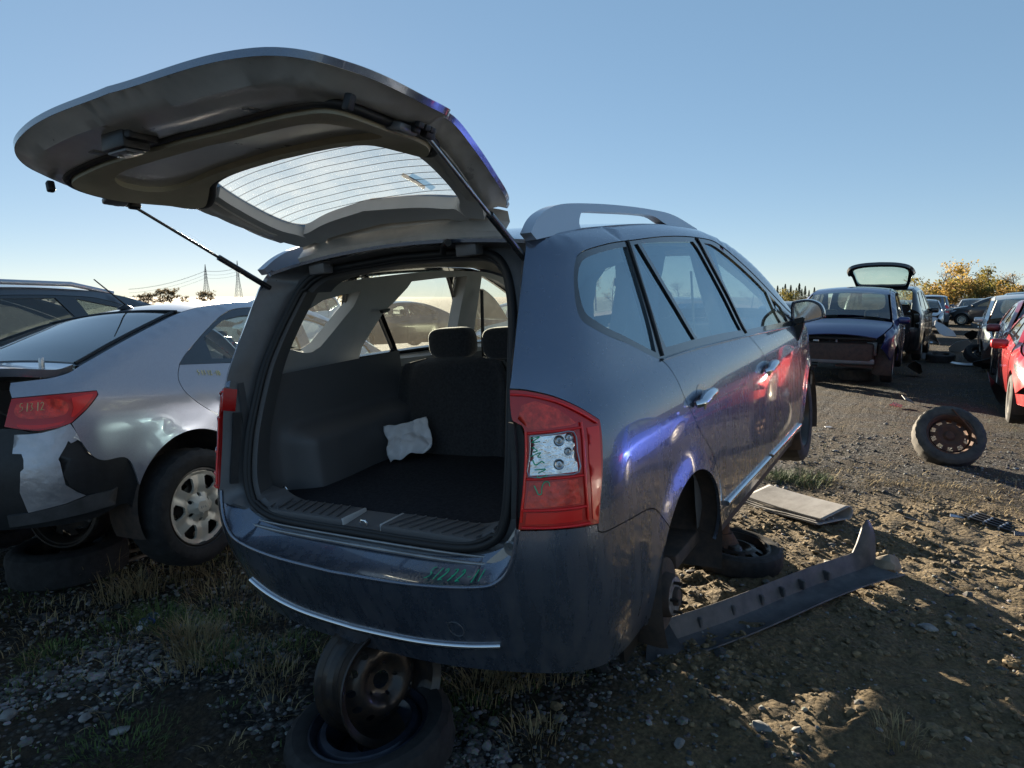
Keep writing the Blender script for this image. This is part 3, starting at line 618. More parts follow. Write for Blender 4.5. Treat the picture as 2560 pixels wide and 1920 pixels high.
    # roof rail
    ro = catmull([(.378, 1.597), (.446, 1.642), (.525, 1.672), (.642, 1.696), (.847, 1.708), (1.148, 1.714), (1.494, 1.711), (1.797, 1.694), (2.109, 1.632)], 5)
    hi = [(.735, 1.618)] + [tuple(p) for p in catmull([(.735, 1.632), (.757, 1.656), (.81, 1.676), (1.047, 1.682), (1.317, 1.685), (1.509, 1.681), (1.62, 1.654)], 4)] + [(1.70, 1.635)]
    poly = [tuple(p) for p in ro] + [(2.10, 1.618), (1.70, 1.628)] + list(reversed(hi)) + [(.735, 1.612), (.40, 1.575)]
    bm = bmesh.new(); pv = [[], []]
    for kk, (x, sq) in enumerate(((.645, 0), (.605, 1))):
        for (y, z) in poly: pv[kk].append(bm.verts.new((sd_ * (x - (z - 1.6) * .25), y, z)))
    n_ = len(poly)
    for i in range(n_): bm.faces.new((pv[0][i], pv[0][(i + 1) % n_], pv[1][(i + 1) % n_], pv[1][i]))
    f1 = bm.faces.new(pv[0]); f2 = bm.faces.new(list(reversed(pv[1]))); bmesh.ops.triangulate(bm, faces=[f1, f2]); bmesh.ops.recalc_face_normals(bm, faces=bm.faces)
    bm_obj('roof_rail', bm, M['silverplastic'], van, ang=30)
    # tail lamp
    tl = panel('tail_lamp', VB, path(lamp_top, lamp_out, lamp_bot, lamp_in), M['red2'], van, side=sd_, gap=.003, off=.006, skirt=.05, step=.02)
    for nm, q, mm in (('upper_lens', [(.702, 1.066), (.72, 1.105), (.764, 1.114), (.826, 1.086), (.862, 1.054), (.879, 1.033), (.857, 1.030), (.735, 1.032)], 'redbright'), ('clear_lens', [(.735, 1.016), (.861, 1.012), (.868, .900), (.726, .905)], 'lampclear'),
                      ('lower_lens', [(.726, .890), (.866, .883), (.878, .810), (.716, .818)], 'redbright'), ('reflector', [(.719, .807), (.882, .796), (.882, .762), (.716, .772)], 'red'), ('side_lens', [(.908, 1.018), (.957, 1.015), (.951, .955), (.942, .797), (.936, .742), (.914, .757), (.902, .918)], 'red')):
        panel(nm, VB, [np.array(p) for p in q], M[mm], tl, side=sd_, gap=.002, off=.0085, skirt=.006, step=.012, ang=60)
    for q in ([(.690, 1.135), (.75, 1.127), (.826, 1.102), (.892, 1.063), (.95, 1.022)], [(.728, 1.024), (.80, 1.023), (.888, 1.020)], [(.720, .897), (.80, .893), (.882, .888)], [(.711, .812), (.80, .807), (.893, .800)], [(.724, 1.03), (.716, .91), (.706, .78)], [(.893, 1.035), (.888, .90), (.897, .80), (.900, .76)], [(.708, .766), (.80, .758), (.905, .750)]):
        line_on('lens_rib', VB, q, .0055, M['red'], tl, off=.009, side=sd_, n=8, flat=.7)
    line_on('lens_rib', VB, [(.735, 1.016), (.80, 1.015), (.861, 1.012), (.866, .955), (.868, .900), (.80, .902), (.726, .905), (.730, .96), (.735, 1.016)], .0022, M['silverplastic'], tl, off=.011, side=sd_, smooth=3)
    if sd_ > 0:
        for bc in ((.815, .995), (.81, .930), (.838, .962), (.845, 1.0)):
            V, F = lathe_data([(0, .0), (.004, .004), (.003, .009), (.006, .0135), (.002, .016), (-.01, .017)], 20, 'X')
            p = on(VB, [bc], .008, 1)[0]; nn = Vector(VB.Nrm(*bc)); mw_ = Matrix.Translation(p) @ nn.to_track_quat('X', 'Z').to_matrix().to_4x4(); s_ = 1.0 if bc[0] < .83 else .75
            mesh('bulb_reflector', [mw_ @ (Vector(v) * s_) for v in V], F, M['steel'], tl)
        # marker ink on the lamp
        ink = [[(.736, 1.009), (.761, 1.012), (.738, .999), (.761, .999)], [(.737, .985), (.752, .975), (.739, .970)], [(.733, .960), (.760, .969), (.752, .958), (.761, .955)], [(.737, .949), (.745, .935), (.762, .943), (.770, .938)], [(.742, .922), (.772, .921), (.752, .912)], [(.748, .905), (.755, .899), (.777, .904)],
               [(.741, .879), (.747, .866), (.753, .854), (.761, .856), (.762, .873), (.769, .886), (.780, .885), (.783, .874)]]
        for q in ink: line_on('green_marking', VB, q, .0024, M['green_ink'], tl, off=.0115, side=1, n=5, flat=.6)
    # lamp bracket seen between lamp and seal
    panel('lamp_bracket', VB, path([(.664, 1.06), (.705, 1.05)], [(.705, 1.05), (.716, 1.0), (.716, .9), (.70, .78)], [(.70, .78), (.668, .78)], [(.668, .78), (.664, 1.06)]), M['black'], van, side=sd_, off=-.034, skirt=.03, step=.03)
# roof skin, screen, bonnet, nose
top_strip('roof', VB, .405, 2.42, M['grey'], van, nu=40, edge_in=0.0)
ws_ = top_strip('windscreen', VB, 2.46, 3.33, M['gshield'], van, nu=20, edge_in=.03, skirt=0, zoff=-.004, crown=.075)
top_strip('windscreen_header', VB, 2.415, 2.47, M['blackgloss'], van, nu=4, zoff=-.002, crown=.05)
top_strip('scuttle', VB, 3.325, 3.47, M['black'], van, nu=5, zoff=-.012)
top_strip('bonnet', VB, 3.46, 4.30, M['grey'], van, nu=16, crown=.06)
panel('front_bumper', VB, path([(VB.smax, .30), (VB.smax, .78)], [(VB.smax, .78), (5.2, .80), (4.75, .74), (4.70, .62)], [(4.70, .62), (4.72, .30)], [(4.72, .30), (VB.smax, .30)]), M['grey'], van, gap=0, step=.06)
panel('front_bumper', VB, path([(VB.smax, .30), (VB.smax, .78)], [(VB.smax, .78), (5.2, .80), (4.75, .74), (4.70, .62)], [(4.70, .62), (4.72, .30)], [(4.72, .30), (VB.smax, .30)]), M['grey'], van, gap=0, step=.06, side=-1)
# rear bumper, wrapping both corners
hb = [(.0, .566), (.25, .569), (.42, .574), (.54, .580)]
rb = path(hb, list(reversed(bumper_in)), [bumper_in[0], lamp_bot[-1]], list(reversed(lamp_bot)), [lamp_bot[0], seam[0]], seam, list(reversed(AR[1:12])), [AR[1], (1.18, .25)], [(1.18, .25), (1.06, .225), (.93, .225), (.78, .245), (.58, .255), (.30, .245), (0, .24)])
rbL = [np.array((-p[0], p[1])) for p in reversed(rb) if p[0] > 1e-6]
bump = panel('rear_bumper', VB, rb + rbL, M['grey'], van, step=.025, skirt=.02, ang=50)
ridge = catmull(list(reversed(bumper_in)) + [(.69, .75)], 4); ridge = [p for p in catmull(hb, 6)] + ridge
full = [(-p[0], p[1]) for p in reversed(ridge) if p[0] > 1e-6] + [tuple(p) for p in ridge]
Rg = on(VB, full, -.003)
def shelf_pt(p, t):      # from the ridge inwards to the sill
    x = p[0] * (1 - .02 * t); w_ = min(1, abs(p[0]) / .66) ** 6
    y1 = .128 + .015 * w_; z1 = .618 + .09 * w_
    return (x, p[1] + (y1 - p[1]) * t, p[2] + (z1 - p[2]) * t ** 1.3 - .006 * math.sin(math.pi * t))
strip('bumper_step', [[shelf_pt(p, t) for p in Rg] for t in (0, .04, .2, .5, .8, 1)], M['grey'], bump)
tube('ridge_edge', [tuple(p) for p in on(VB, full[3:-3], -.004)], .008, M['grey'], bump, n=8)
line_on('chrome_strip', VB, [(-.60, .395), (-.45, .362), (-.25, .340), (0, .334), (.25, .340), (.45, .355), (.585, .372)], .010, M['chrome'], bump, off=.004, n=8)
line_on('tow_cover', VB, [(.45 + .026 * math.cos(a), .424 + .028 * math.sin(a)) for a in np.linspace(0, 2 * math.pi, 20)], .0012, M['satin'], bump, off=.002, smooth=2, n=5)
# number in green marker on the bumper step
def ink_strokes(strokes, place, r, m, parent, nm='green_marking'):
    for st in strokes:
        q = catmull(st, 4) if len(st) > 2 else [np.array(p, float) for p in st]
        tube(nm, [place(p[0], p[1]) for p in q], r, m, parent, n=5, flat=.6)
DIG = {'5': [[(.55, 1), (.2, .95), (.15, .6), (.5, .55), (.45, .2), (.05, .02)]], '1': [[(.3, 1), (.2, 0)]], '2': [[(.05, .8), (.3, 1), (.5, .75), (.05, .05), (.3, .1), (.6, .05)]], '7': [[(.05, .95), (.6, .95), (.25, 0)], [(.2, .5), (.55, .5)]],
       '3': [[(.1, .95), (.45, .9), (.25, .55), (.5, .3), (.1, .02)]], '0': [[(.3, 1), (.05, .5), (.3, 0), (.55, .5), (.3, 1)]], '-': [[(.1, .45), (.5, .5)]], '\\': [[(.15, 1), (.3, 0)]]}
def write(txt, place, h, adv, r, m, parent, nm):
    x = 0
    for ch in txt:
        for st in DIG[ch]:
            ink_strokes([[(x + a * h * .8, b * h) for a, b in st]], place, r, m, parent, nm)
        x += adv * (1.0 if ch not in '1-' else .75)
def place_step(u, v):
    x = .355 + u; t = .10 + v; p = (x, VB.S(x, .574)[1], .574); q = shelf_pt(p, t); return (q[0] + v * .02, q[1], q[2] + .0045)
x = 0.
for ch in '51272-11':
    for st in DIG[ch]:
        ink_strokes([[(x + a * .024, .16 + b * .38) for a, b in st]], place_step, .0019, M['green_ink'], bump)
    x += .030 if ch not in '1-' else .021
# ---------------------------------------------------------------- tailgate aperture
Wr = [(0, .14, .640), (.25, .14, .640), (.46, .14, .650), (.565, .142, .690), (.603, .15, .75), (.615, .165, .83), (.615, .20, .96), (.603, .25, 1.10), (.588, .30, 1.22), (.565, .36, 1.33), (.535, .41, 1.42), (.495, .45, 1.50), (.43, .478, 1.55), (.30, .492, 1.570), (0, .50, 1.582)]
Or_ = [(0, .118, .612), (.25, .120, .613), (.47, .126, .622), (.60, .135, .66)]
for z in (.72, .79, .93, 1.08, 1.20, 1.31, 1.40, 1.49): Or_.append(tuple(VB.S(.690, z)))
Or_ += [(.60, .408, 1.570), (.40, .412, 1.592), (0, .412, 1.610)]
def full_loop(P, n=5):
    q = [tuple(p) for p in catmull(P, n)]; return q + [(-p[0], p[1], p[2]) for p in reversed(q[1:-1])]
Wl = full_loop(Wr); Ol = full_loop(Or_)
mid = [(o[0] * .45 + w_[0] * .55, max(o[1], w_[1]) + .018, o[2] * .45 + w_[2] * .55) for o, w_ in zip(Ol, Wl)]
mid2 = [(o[0] * .75 + w_[0] * .25, o[1] + .045 if o[2] > .7 else o[1] + .004, o[2] * .75 + w_[2] * .25) for o, w_ in zip(Ol, Wl)]
jam = strip('tailgate_jamb', [Ol, mid2, mid, Wl], M['satin'], van, closed=True, ang=50)
tube('weatherstrip', Wl, .0135, M['rubber'], van, closed=True, n=10)
tube('weatherstrip_lip', [(p[0] * .975, p[1] + .004, p[2] + (.012 if p[2] < .7 else -.012 if p[2] > 1.5 else 0)) for p in Wl], .009, M['rubber'], van, closed=True, n=8)
inn = [(p[0] * .955, p[1] + .03, p[2] + (.022 if p[2] < .70 else -.028 if p[2] > 1.5 else 0)) for p in Wl]
inn2 = [(p[0] * (1.04 if .72 < p[2] < 1.5 else .955), p[1] + .13, p[2] + (.032 if p[2] < .70 else -.03 if p[2] > 1.5 else 0)) for p in Wl]
strip('aperture_lining', [Wl, inn, inn2], M['trimdark'], van, closed=True)
tube('sill_strip', [p for p in [(x, .105 + .010 * abs(x / .6) ** 2, .613 + .012 * abs(x / .6) ** 6) for x in np.linspace(-.60, .62, 30)]], .007, M['sillmetal'], bump, n=8)
tube('sill_strip', [p for p in [(x, .122 + .008 * abs(x / .55) ** 2, .630 + .012 * abs(x / .6) ** 6) for x in np.linspace(-.55, .57, 30)]], .005, M['sillmetal'], bump, n=8)
# corner gusset with its round stop
prism('corner_gusset', [(0, 0), (.12, .004), (.135, .13), (.105, .12), (.06, .05)], .006, M['sillmetal'], jam, mw=Matrix.Translation((.545, .112, .628)) @ Matrix(((1, 0, 0, 0), (0, .3, -1, 0), (0, 1, .3, 0), (0, 0, 0, 1))))
lathe('rubber_stop', [(-.004, .0), (-.004, .006), (0, .008), (.002, .020), (-.003, .024)], M['sillmetal'], jam, n=20, axis='X', mw=Matrix.Translation((.645, .098, .69)) @ Matrix.Rotation(R_(-90), 4, 'Z'))
# striker
V1 = tube_data([(.0 + a, .158, .640 + b) for a, b in ((-.016, 0), (-.016, .035), (-.008, .043), (.008, .043), (.016, .035), (.016, 0))], .0045, 8)
mesh('striker', *V1, M['chrome'], van)
# ---------------------------------------------------------------- load bay and cabin
fz = .668
box('cargo_floor', (0, .66, fz - .02), (1.34, .86, .04), M['carpet'], van, bev=.012)
sc_ = box('scuff_plate', (-.36, .205, .668), (.54, .13, .03), M['trimdark'], van, bev=.01)
box('scuff_plate', (.36, .205, .668), (.54, .13, .03), M['trimdark'], van, bev=.01)
box('latch_recess', (0, .205, .650), (.19, .13, .02), M['trimdark'], van, bev=.006)
for sgn in (-1, 1): box('recess_wall', (sgn * .092, .205, .668), (.012, .12, .032), M['trimgrey'], van, bev=.004)
for i in range(11):
    for sgn in (-1, 1):
        x = sgn * (.14 + .045 * i); tube('rib', [(x - sgn * .015, .150, .686), (x + sgn * .02, .255, .686)], .004, M['trimdark'], sc_, n=6)
tie = tube('tie_down_ring', [(-.575 + .012 * math.cos(a), .30, .700 + .014 * math.sin(a)) for a in np.linspace(0, 2 * math.pi, 14)], .003, M['chrome'], van, n=6)
for sd_ in (1, -1):
    # moulded lower side trim with a wheelhouse bulge
    def lowtrim(u, v, sd_=sd_):
        y = .20 + u * .98; z = .66 + v * .50
        b = sstep(.36, .46, y) * (1 - sstep(.86, .95, z)) * .12
        x = .655 - b * (1 - .25 * sstep(1.0, 1.2, y)) - .02 * (1 - sstep(.2, .32, y)) + .015 * math.sin(y * 9) * (1 - v)
        return (sd_ * x, y, z)
    lt = grid('side_lining', lowtrim, 60, 34, M['trimdark'], van)
    # upper trim with window openings (s, z of the body, set inwards)
    yz = lambda P: [np.array((float(VB.at_y(y, z)), z)) for y, z in P]
    q1 = yz([(.50, 1.285), (.55, 1.365), (.62, 1.432), (.72, 1.472), (.965, 1.50), (.92, 1.43), (.82, 1.345), (.72, 1.262), (.67, 1.243), (.63, 1.244)])
    q2 = yz([(.975, 1.147), (1.0, 1.225), (1.078, 1.315), (1.143, 1.385), (1.22, 1.43), (1.315, 1.495), (1.345, 1.525), (1.6, 1.532), (1.86, 1.532), (1.83, 1.35), (1.80, 1.10), (1.4, 1.12)])
    q3 = yz([(2.02, 1.525), (2.2, 1.49), (2.6, 1.35), (2.95, 1.20), (3.05, 1.06), (2.5, 1.075), (2.0, 1.10)])
    ut = panel('pillar_lining', VB, yz([(.44, 1.14), (.46, 1.35), (.53, 1.50), (.62, 1.555), (1.0, 1.585), (1.6, 1.60), (2.1, 1.575), (2.4, 1.51), (2.7, 1.40), (3.05, 1.22), (3.15, 1.02), (2.5, 1.04), (1.9, 1.07), (1.0, 1.10)]), M['trimgrey'], van, holes=[q1, q2, q3], side=sd_, gap=0, off=-.085, skirt=0, hskirt=-.07, step=.05)
    panel('door_lining', VB, yz([(.95, 1.12), (1.9, 1.085), (2.6, 1.05), (3.15, 1.03), (3.2, .30), (1.3, .30), (1.15, .70)]), M['trimdark'], van, side=sd_, gap=0, off=-.08, skirt=0, step=.08)
    prism('coat_hook', [(-.03, 0), (.03, .004), (.03, -.006), (.012, -.014), (-.02, -.016)], .02, M['black'], ut, mw=Matrix.Translation((sd_ * .648, 1.10, 1.375)) @ Matrix(((0, 0, 1, 0), (1, 0, 0, 0), (0, 1, 0, 0), (0, 0, 0, 1))))
    # belt from the B pillar
    tube('seat_belt', [(sd_ * .64, 1.96, 1.42), (sd_ * .65, 1.93, 1.1), (sd_ * .66, 1.9, .6)], .018, M['fabric'], van, n=6, flat=.12)
def head(u, v):
    y = .50 + u * 1.95; e = VB.edge(np.array([y]))[0]; xx = (v * 2 - 1); return (xx * (e[0] + .02), y, e[2] - .045 + .03 * (1 - xx * xx) - .03 * abs(xx) ** 6)
grid('headliner', head, 30, 15, M['headliner'], van)
box('floor_pan', (0, 2.3, .27), (1.6, 2.5, .06), M['castiron'], van, bev=.01)
box('rear_underbody', (0, .75, .44), (1.1, .95, .36), M['castiron'], van, bev=.04)
box('dashboard', (0, 3.12, .93), (1.45, .42, .26), M['trimdark'], van, bev=.08, seg=4)
V, F = lathe_data([(0, .165)] + [(.014 * math.sin(a), .18 + .014 * -math.cos(a)) for a in np.linspace(0, 2 * math.pi, 9)], 32, 'X')
sw = Matrix.Translation((-.37, 2.72, .98)) @ Matrix.Rotation(R_(90), 4, 'Z') @ Matrix.Rotation(R_(-25), 4, 'Y')
tube('steering_wheel', [tuple(sw @ Vector((0, .18 * math.cos(a), .18 * math.sin(a)))) for a in np.linspace(0, 2 * math.pi, 30)[:-1]], .014, M['trimdark'], van, closed=True)
box('rear_view_mirror', (0, 2.74, 1.385), (.23, .03, .065), M['black'], van, bev=.02, seg=3)
def seat(name, c, wdt, h, tilt, thick=.13):
    """backrest with side bolsters, rounded shoulders"""
    def fn(u, v):
        a = u * 2 * math.pi; zz = -.02 + v * h
        rx = wdt / 2 * (1 - .22 * max(0, v - .72) ** 1.2 * 3); ry = thick / 2 * (1 - .35 * v)
        ca, sa = math.cos(a), math.sin(a)
        x = rx * math.copysign(abs(ca) ** .28, ca); y = ry * math.copysign(abs(sa) ** .45, sa) 
        if sa < 0: y -= .012 * math.cos(ca * math.pi * 2) 
        k = 1 if v < .93 else math.sqrt(max(0.001, 1 - ((v - .93) / .07) ** 2))
        return (c[0] + x * (.6 + .4 * k), c[1] + y * k + tilt * zz, c[2] + zz)
    o = grid(name, fn, 41, 22, M['fabric'], van, ang=70)
    return o
def headrest(c, parent, w_=.27, h=.15, d=.11):
    def fn(u, v):
        a = u * 2 * math.pi; t = -math.pi / 2 + v * math.pi; f = lambda q, e: math.copysign(abs(q) ** e, q)
        return (c[0] + w_ / 2 * f(math.cos(t), .45) * f(math.cos(a), .6), c[1] + d / 2 * f(math.cos(t), .5) * f(math.sin(a), .7), c[2] + h / 2 * f(math.sin(t), .6))
    o = grid('headrest', fn, 33, 17, M['fabric'], parent, ang=80)
    return o
b1 = seat('rear_seat_back', (-.31, 1.10, .66), .66, .475, .17)
b2 = seat('rear_seat_back', (.33, 1.10, .66), .60, .475, .17)
headrest((-.33, 1.21, 1.185), b1); headrest((-.02, 1.21, 1.175), b1, .24); headrest((.33, 1.21, 1.185), b2)
for x in (-.37, .37):
    f1 = seat('front_seat_back', (x, 2.05, .55), .50, .66, .0, .16); headrest((x, 2.06, 1.26), f1, .26, .17)
    box('front_seat_base', (x, 2.38, .52), (.50, .5, .16), M['fabric'], van, bev=.05, seg=3)
# ---------------------------------------------------------------- tailgate (built closed, then swung up)
GTH = R_(88.1); GH = (.469, 1.588)
import copy as _cp
VG = _cp.copy(VB); VG.bow = 0.                             # the gate keeps its full rearward bow
def gx(V):
    V = np.array(V, float).reshape(-1, 3); k_ = np.clip((1.15 - V[:, 2]) / .4, 0, 1); V[:, 0] *= 1 + .03 * k_
    y = V[:, 1] + (.046 * np.exp(-((V[:, 0] - .22) / .62) ** 2)) * k_ - GH[0]; z = V[:, 2] - GH[1]; c, s = math.cos(GTH), math.sin(GTH)
    return np.stack([V[:, 0], c * y + s * z + GH[0], -s * y + c * z + GH[1]], 1)
def gp(s, z, off=0.): return gx(VG.S(np.array([s]), np.array([z])) + VG.Nrm(np.array([s]), np.array([z])) * off)[0]
gR = [(.0, .650), (.25, .652), (.43, .656), (.56, .675), (.645, .725), (.695, .81), (.725, .91), (.738, 1.0), (.738, 1.055), (.722, 1.075), (.694, 1.10), (.680, 1.20), (.655, 1.33), (.622, 1.46), (.595, 1.545), (.575, 1.59)]
gout = [np.array(p) for p in catmull(gR, 5)] + [np.array((.40, 1.60)), np.array((0, 1.60))]
gout = gout + [np.array((-p[0], p[1])) for p in reversed(gout) if p[0] > 1e-6]
def sym(P, n=4):
    q = [np.array(p) for p in catmull(P, n)]; return q + [np.array((-p[0], p[1])) for p in reversed(q) if p[0] > 1e-6]
tr_o = sym([(0, 1.176), (.2, 1.172), (.36, 1.185), (.445, 1.235), (.470, 1.32), (.465, 1.41), (.445, 1.49), (.41, 1.535), (.34, 1.545), (.2, 1.525), (0, 1.508)])
gl_o = shrink(tr_o, -.016)
gate = panel('tailgate', VG, gout, M['grey'], van, holes=[gl_o], gap=.002, skirt=.016, hskirt=.03, step=.03, xf=gx)
panel('tailgate_inner_frame', VG, shrink(gout, .003), M['gatemetal'], gate, holes=[shrink(gl_o, -.02)], gap=0, skirt=0, hskirt=-.02, step=.022, xf=gx, offn=lambda uv, ol: -.016 - .044 * sstep(.004, .055, edge_dist(uv, ol)) - .012 * sstep(.085, .10, edge_dist(uv, ol)))
ge_ = [tuple(gp(s, 1.598, -.02)) for s in np.linspace(-.50, .57, 25)]; be_ = [(p[0] * .985, .430 + .02 * (p[0] / .57) ** 2, 1.592 + .022 * (1 - (p[0] / .57) ** 2)) for p in ge_]
strip('hinge_panel', [ge_, [(a[0], a[1] * .6 + b[1] * .4 + .015, a[2] * .6 + b[2] * .4) for a, b in zip(ge_, be_)], [(a[0], a[1] * .25 + b[1] * .75 - .012, a[2] * .25 + b[2] * .75) for a, b in zip(ge_, be_)], be_], M['gatemetal'], gate, ang=25)
panel('rear_window', VG, shrink(gl_o, -.012), M['ggate'], gate, gap=0, off=-.020, skirt=0, step=.05, xf=gx)
for i in range(11):
    z = 1.205 + i * .030; hw_ = .46 if z < 1.46 else .43
    tube('defroster_line', [tuple(gp(s, z, -.022)) for s in np.linspace(-hw_, hw_, 24)], .0009, M['castiron'], gate, n=4)
# lower lining with its raised, scooped body, then the three pillar covers
lin_o = sym([(0, .862), (.25, .858), (.45, .838), (.565, .828), (.610, .86), (.630, .95), (.632, 1.05), (.625, 1.12), (.600, 1.20), (.535, 1.245), (.46, 1.225), (.36, 1.178), (.2, 1.166), (0, 1.170)])
scoop = [(0, .915), (.25, .912), (.42, .90), (.50, .925), (.53, .995), (.51, 1.075), (.42, 1.115), (.25, 1.118), (0, 1.120)]
panel('lower_lining', VG, lin_o, M['trimbrown'], gate, holes=[sym(scoop)], gap=0, off=-.090, skirt=-.03, hskirt=-.03, step=.03, xf=gx)
panel('scooped_panel', VG, shrink(sym(scoop), -.012), M['trimbrown'], gate, gap=0, off=-.064, skirt=-.006, step=.03, xf=gx)
tube('lining_seal', [tuple(gp(p[0], p[1], -.070)) for p in shrink(lin_o, -.012)], .012, M['rubber'], gate, closed=True, n=8)
for sgn in (1, -1):
    panel('window_pillar_cover', VG, [np.array((sgn * p[0], p[1])) for p in path([(.538, 1.250), (.600, 1.205)], [(.600, 1.205), (.603, 1.26), (.575, 1.37), (.535, 1.48), (.495, 1.565), (.470, 1.598)], [(.470, 1.598), (.385, 1.598)], [(.385, 1.598), (.400, 1.542), (.440, 1.490), (.462, 1.41), (.468, 1.32), (.460, 1.26)], [(.460, 1.26), (.538, 1.250)])], M['trimgrey'], gate, gap=0, off=-.064, skirt=-.045, step=.03, xf=gx)
panel('window_header_cover', VG, sym([(0, 1.504), (.2, 1.521), (.33, 1.541), (.380, 1.546), (.380, 1.598), (.30, 1.598), (0, 1.585)]), M['trimgrey'], gate, gap=0, off=-.066, skirt=-.045, step=.03, xf=gx)
# latch, pull cup, bump stops, wedge, hinges
def gbox(nm, s, z, off, size, m, bev=.006, par=None, tw=0):
    c = VG.S(s, z) + VG.Nrm(s, z) * off; n_ = VG.Nrm(s, z); tq = Vector(n_).to_track_quat('Y', 'Z').to_matrix().to_4x4()
    bm = rbox(Vector((0, 0, 0)), size, bev, 2); bmesh.ops.transform(bm, matrix=Matrix.Translation(c) @ tq @ Matrix.Rotation(tw, 4, 'Y'), verts=bm.verts)
    A = gx(np.array([v.co[:] for v in bm.verts]))
    for v, a in zip(bm.verts, A): v.co = a
    return bm_obj(nm, bm, m, par or gate)
la = gbox('latch', -.15, .775, -.082, (.105, .055, .075), M['black']); gbox('latch_plate', -.15, .775, -.112, (.085, .010, .052), M['satin'], .003, la)
for dx in (-.025, .022): gbox('bolt', -.15 + dx, .772, -.119, (.012, .006, .012), M['steel'], .002, la)
gbox('latch_cover', -.10, .785, -.075, (.05, .03, .085), M['rubber'], .01)
hc = [gp(.15 + .058 * math.copysign(abs(math.cos(a)) ** .6, math.cos(a)), .808 + .034 * math.copysign(abs(math.sin(a)) ** .6, math.sin(a)), -.061) for a in np.linspace(0, 2 * math.pi, 30)[:-1]]
pc = tube('pull_cup', [tuple(p) for p in hc], .006, M['rubber'], gate, closed=True, n=8)
mesh('pull_cup_floor', [tuple(p) for p in hc], [tuple(range(len(hc)))], M['rubber'], pc, ang=0)
for sgn in (1, -1):
    gbox('bump_stop', sgn * .66, .80, -.07, (.022, .035, .022), M['rubber'], .006); gbox('guide_wedge', sgn * .655, .985, -.075, (.05, .022, .075), M['satin'], .008)
    gbox('bolt', sgn * .685, 1.0, -.07, (.022, .014, .022), M['rubber'], .004); gbox('bolt', sgn * .635, .95, -.07, (.018, .012, .018), M['rubber'], .004)
    gbox('cable_clip', sgn * .34, .80, -.066, (.03, .02, .04), M['satin'], .004)
    for k_ in (1.045, 1.02, .99): gbox('edge_clip', sgn * .705, k_, -.058, (.016, .014, .022), M['rubber'], .003)
    # hinge: bracket on the roof and arm to the gate
    hx = sgn * .36
    hb_ = box('hinge', (hx, .452, 1.578), (.085, .05, .05), M['satin'], gate, bev=.006); tube('hinge_pin', [(hx - .05, .465, 1.588), (hx + .05, .465, 1.588)], .008, M['steel'], gate, n=8)
    st_ = np.array((sgn * .607, .395, 1.520)); sb_ = gp(sgn * .690, 1.055, -.075)
    tube('strut', [tuple(st_), tuple(sb_ * .42 + st_ * .58)], .0115, M['strutm'], van, n=12)
    tube('strut_rod', [tuple(sb_ * .42 + st_ * .58), tuple(sb_)], .0055, M['strutm'] if sgn < 0 else M['steel'], van, n=8)
    gbox('strut_ball', sgn * .690, 1.055, -.066, (.026, .03, .04), M['rubber'], .008)
# spoiler lip hidden above, wiper on the far face
wp = tube('rear_wiper', [tuple(gp(s, z, .03)) for s, z in ((.18, 1.475), (.19, 1.495), (.20, 1.52), (.205, 1.55))], .007, M['black'], gate, n=6)
tube('wiring_loom', [(.24, .46, 1.575), (.27, .43, 1.60), (.31, .40, 1.605), (.335, .37, 1.60)], .012, M['rubber'], gate, n=8)
tube('wiring_loom', [(-.60, .43, 1.55), (-.61, .42, 1.50), (-.60, .41, 1.455)], .011, M['rubber'], van, n=8)
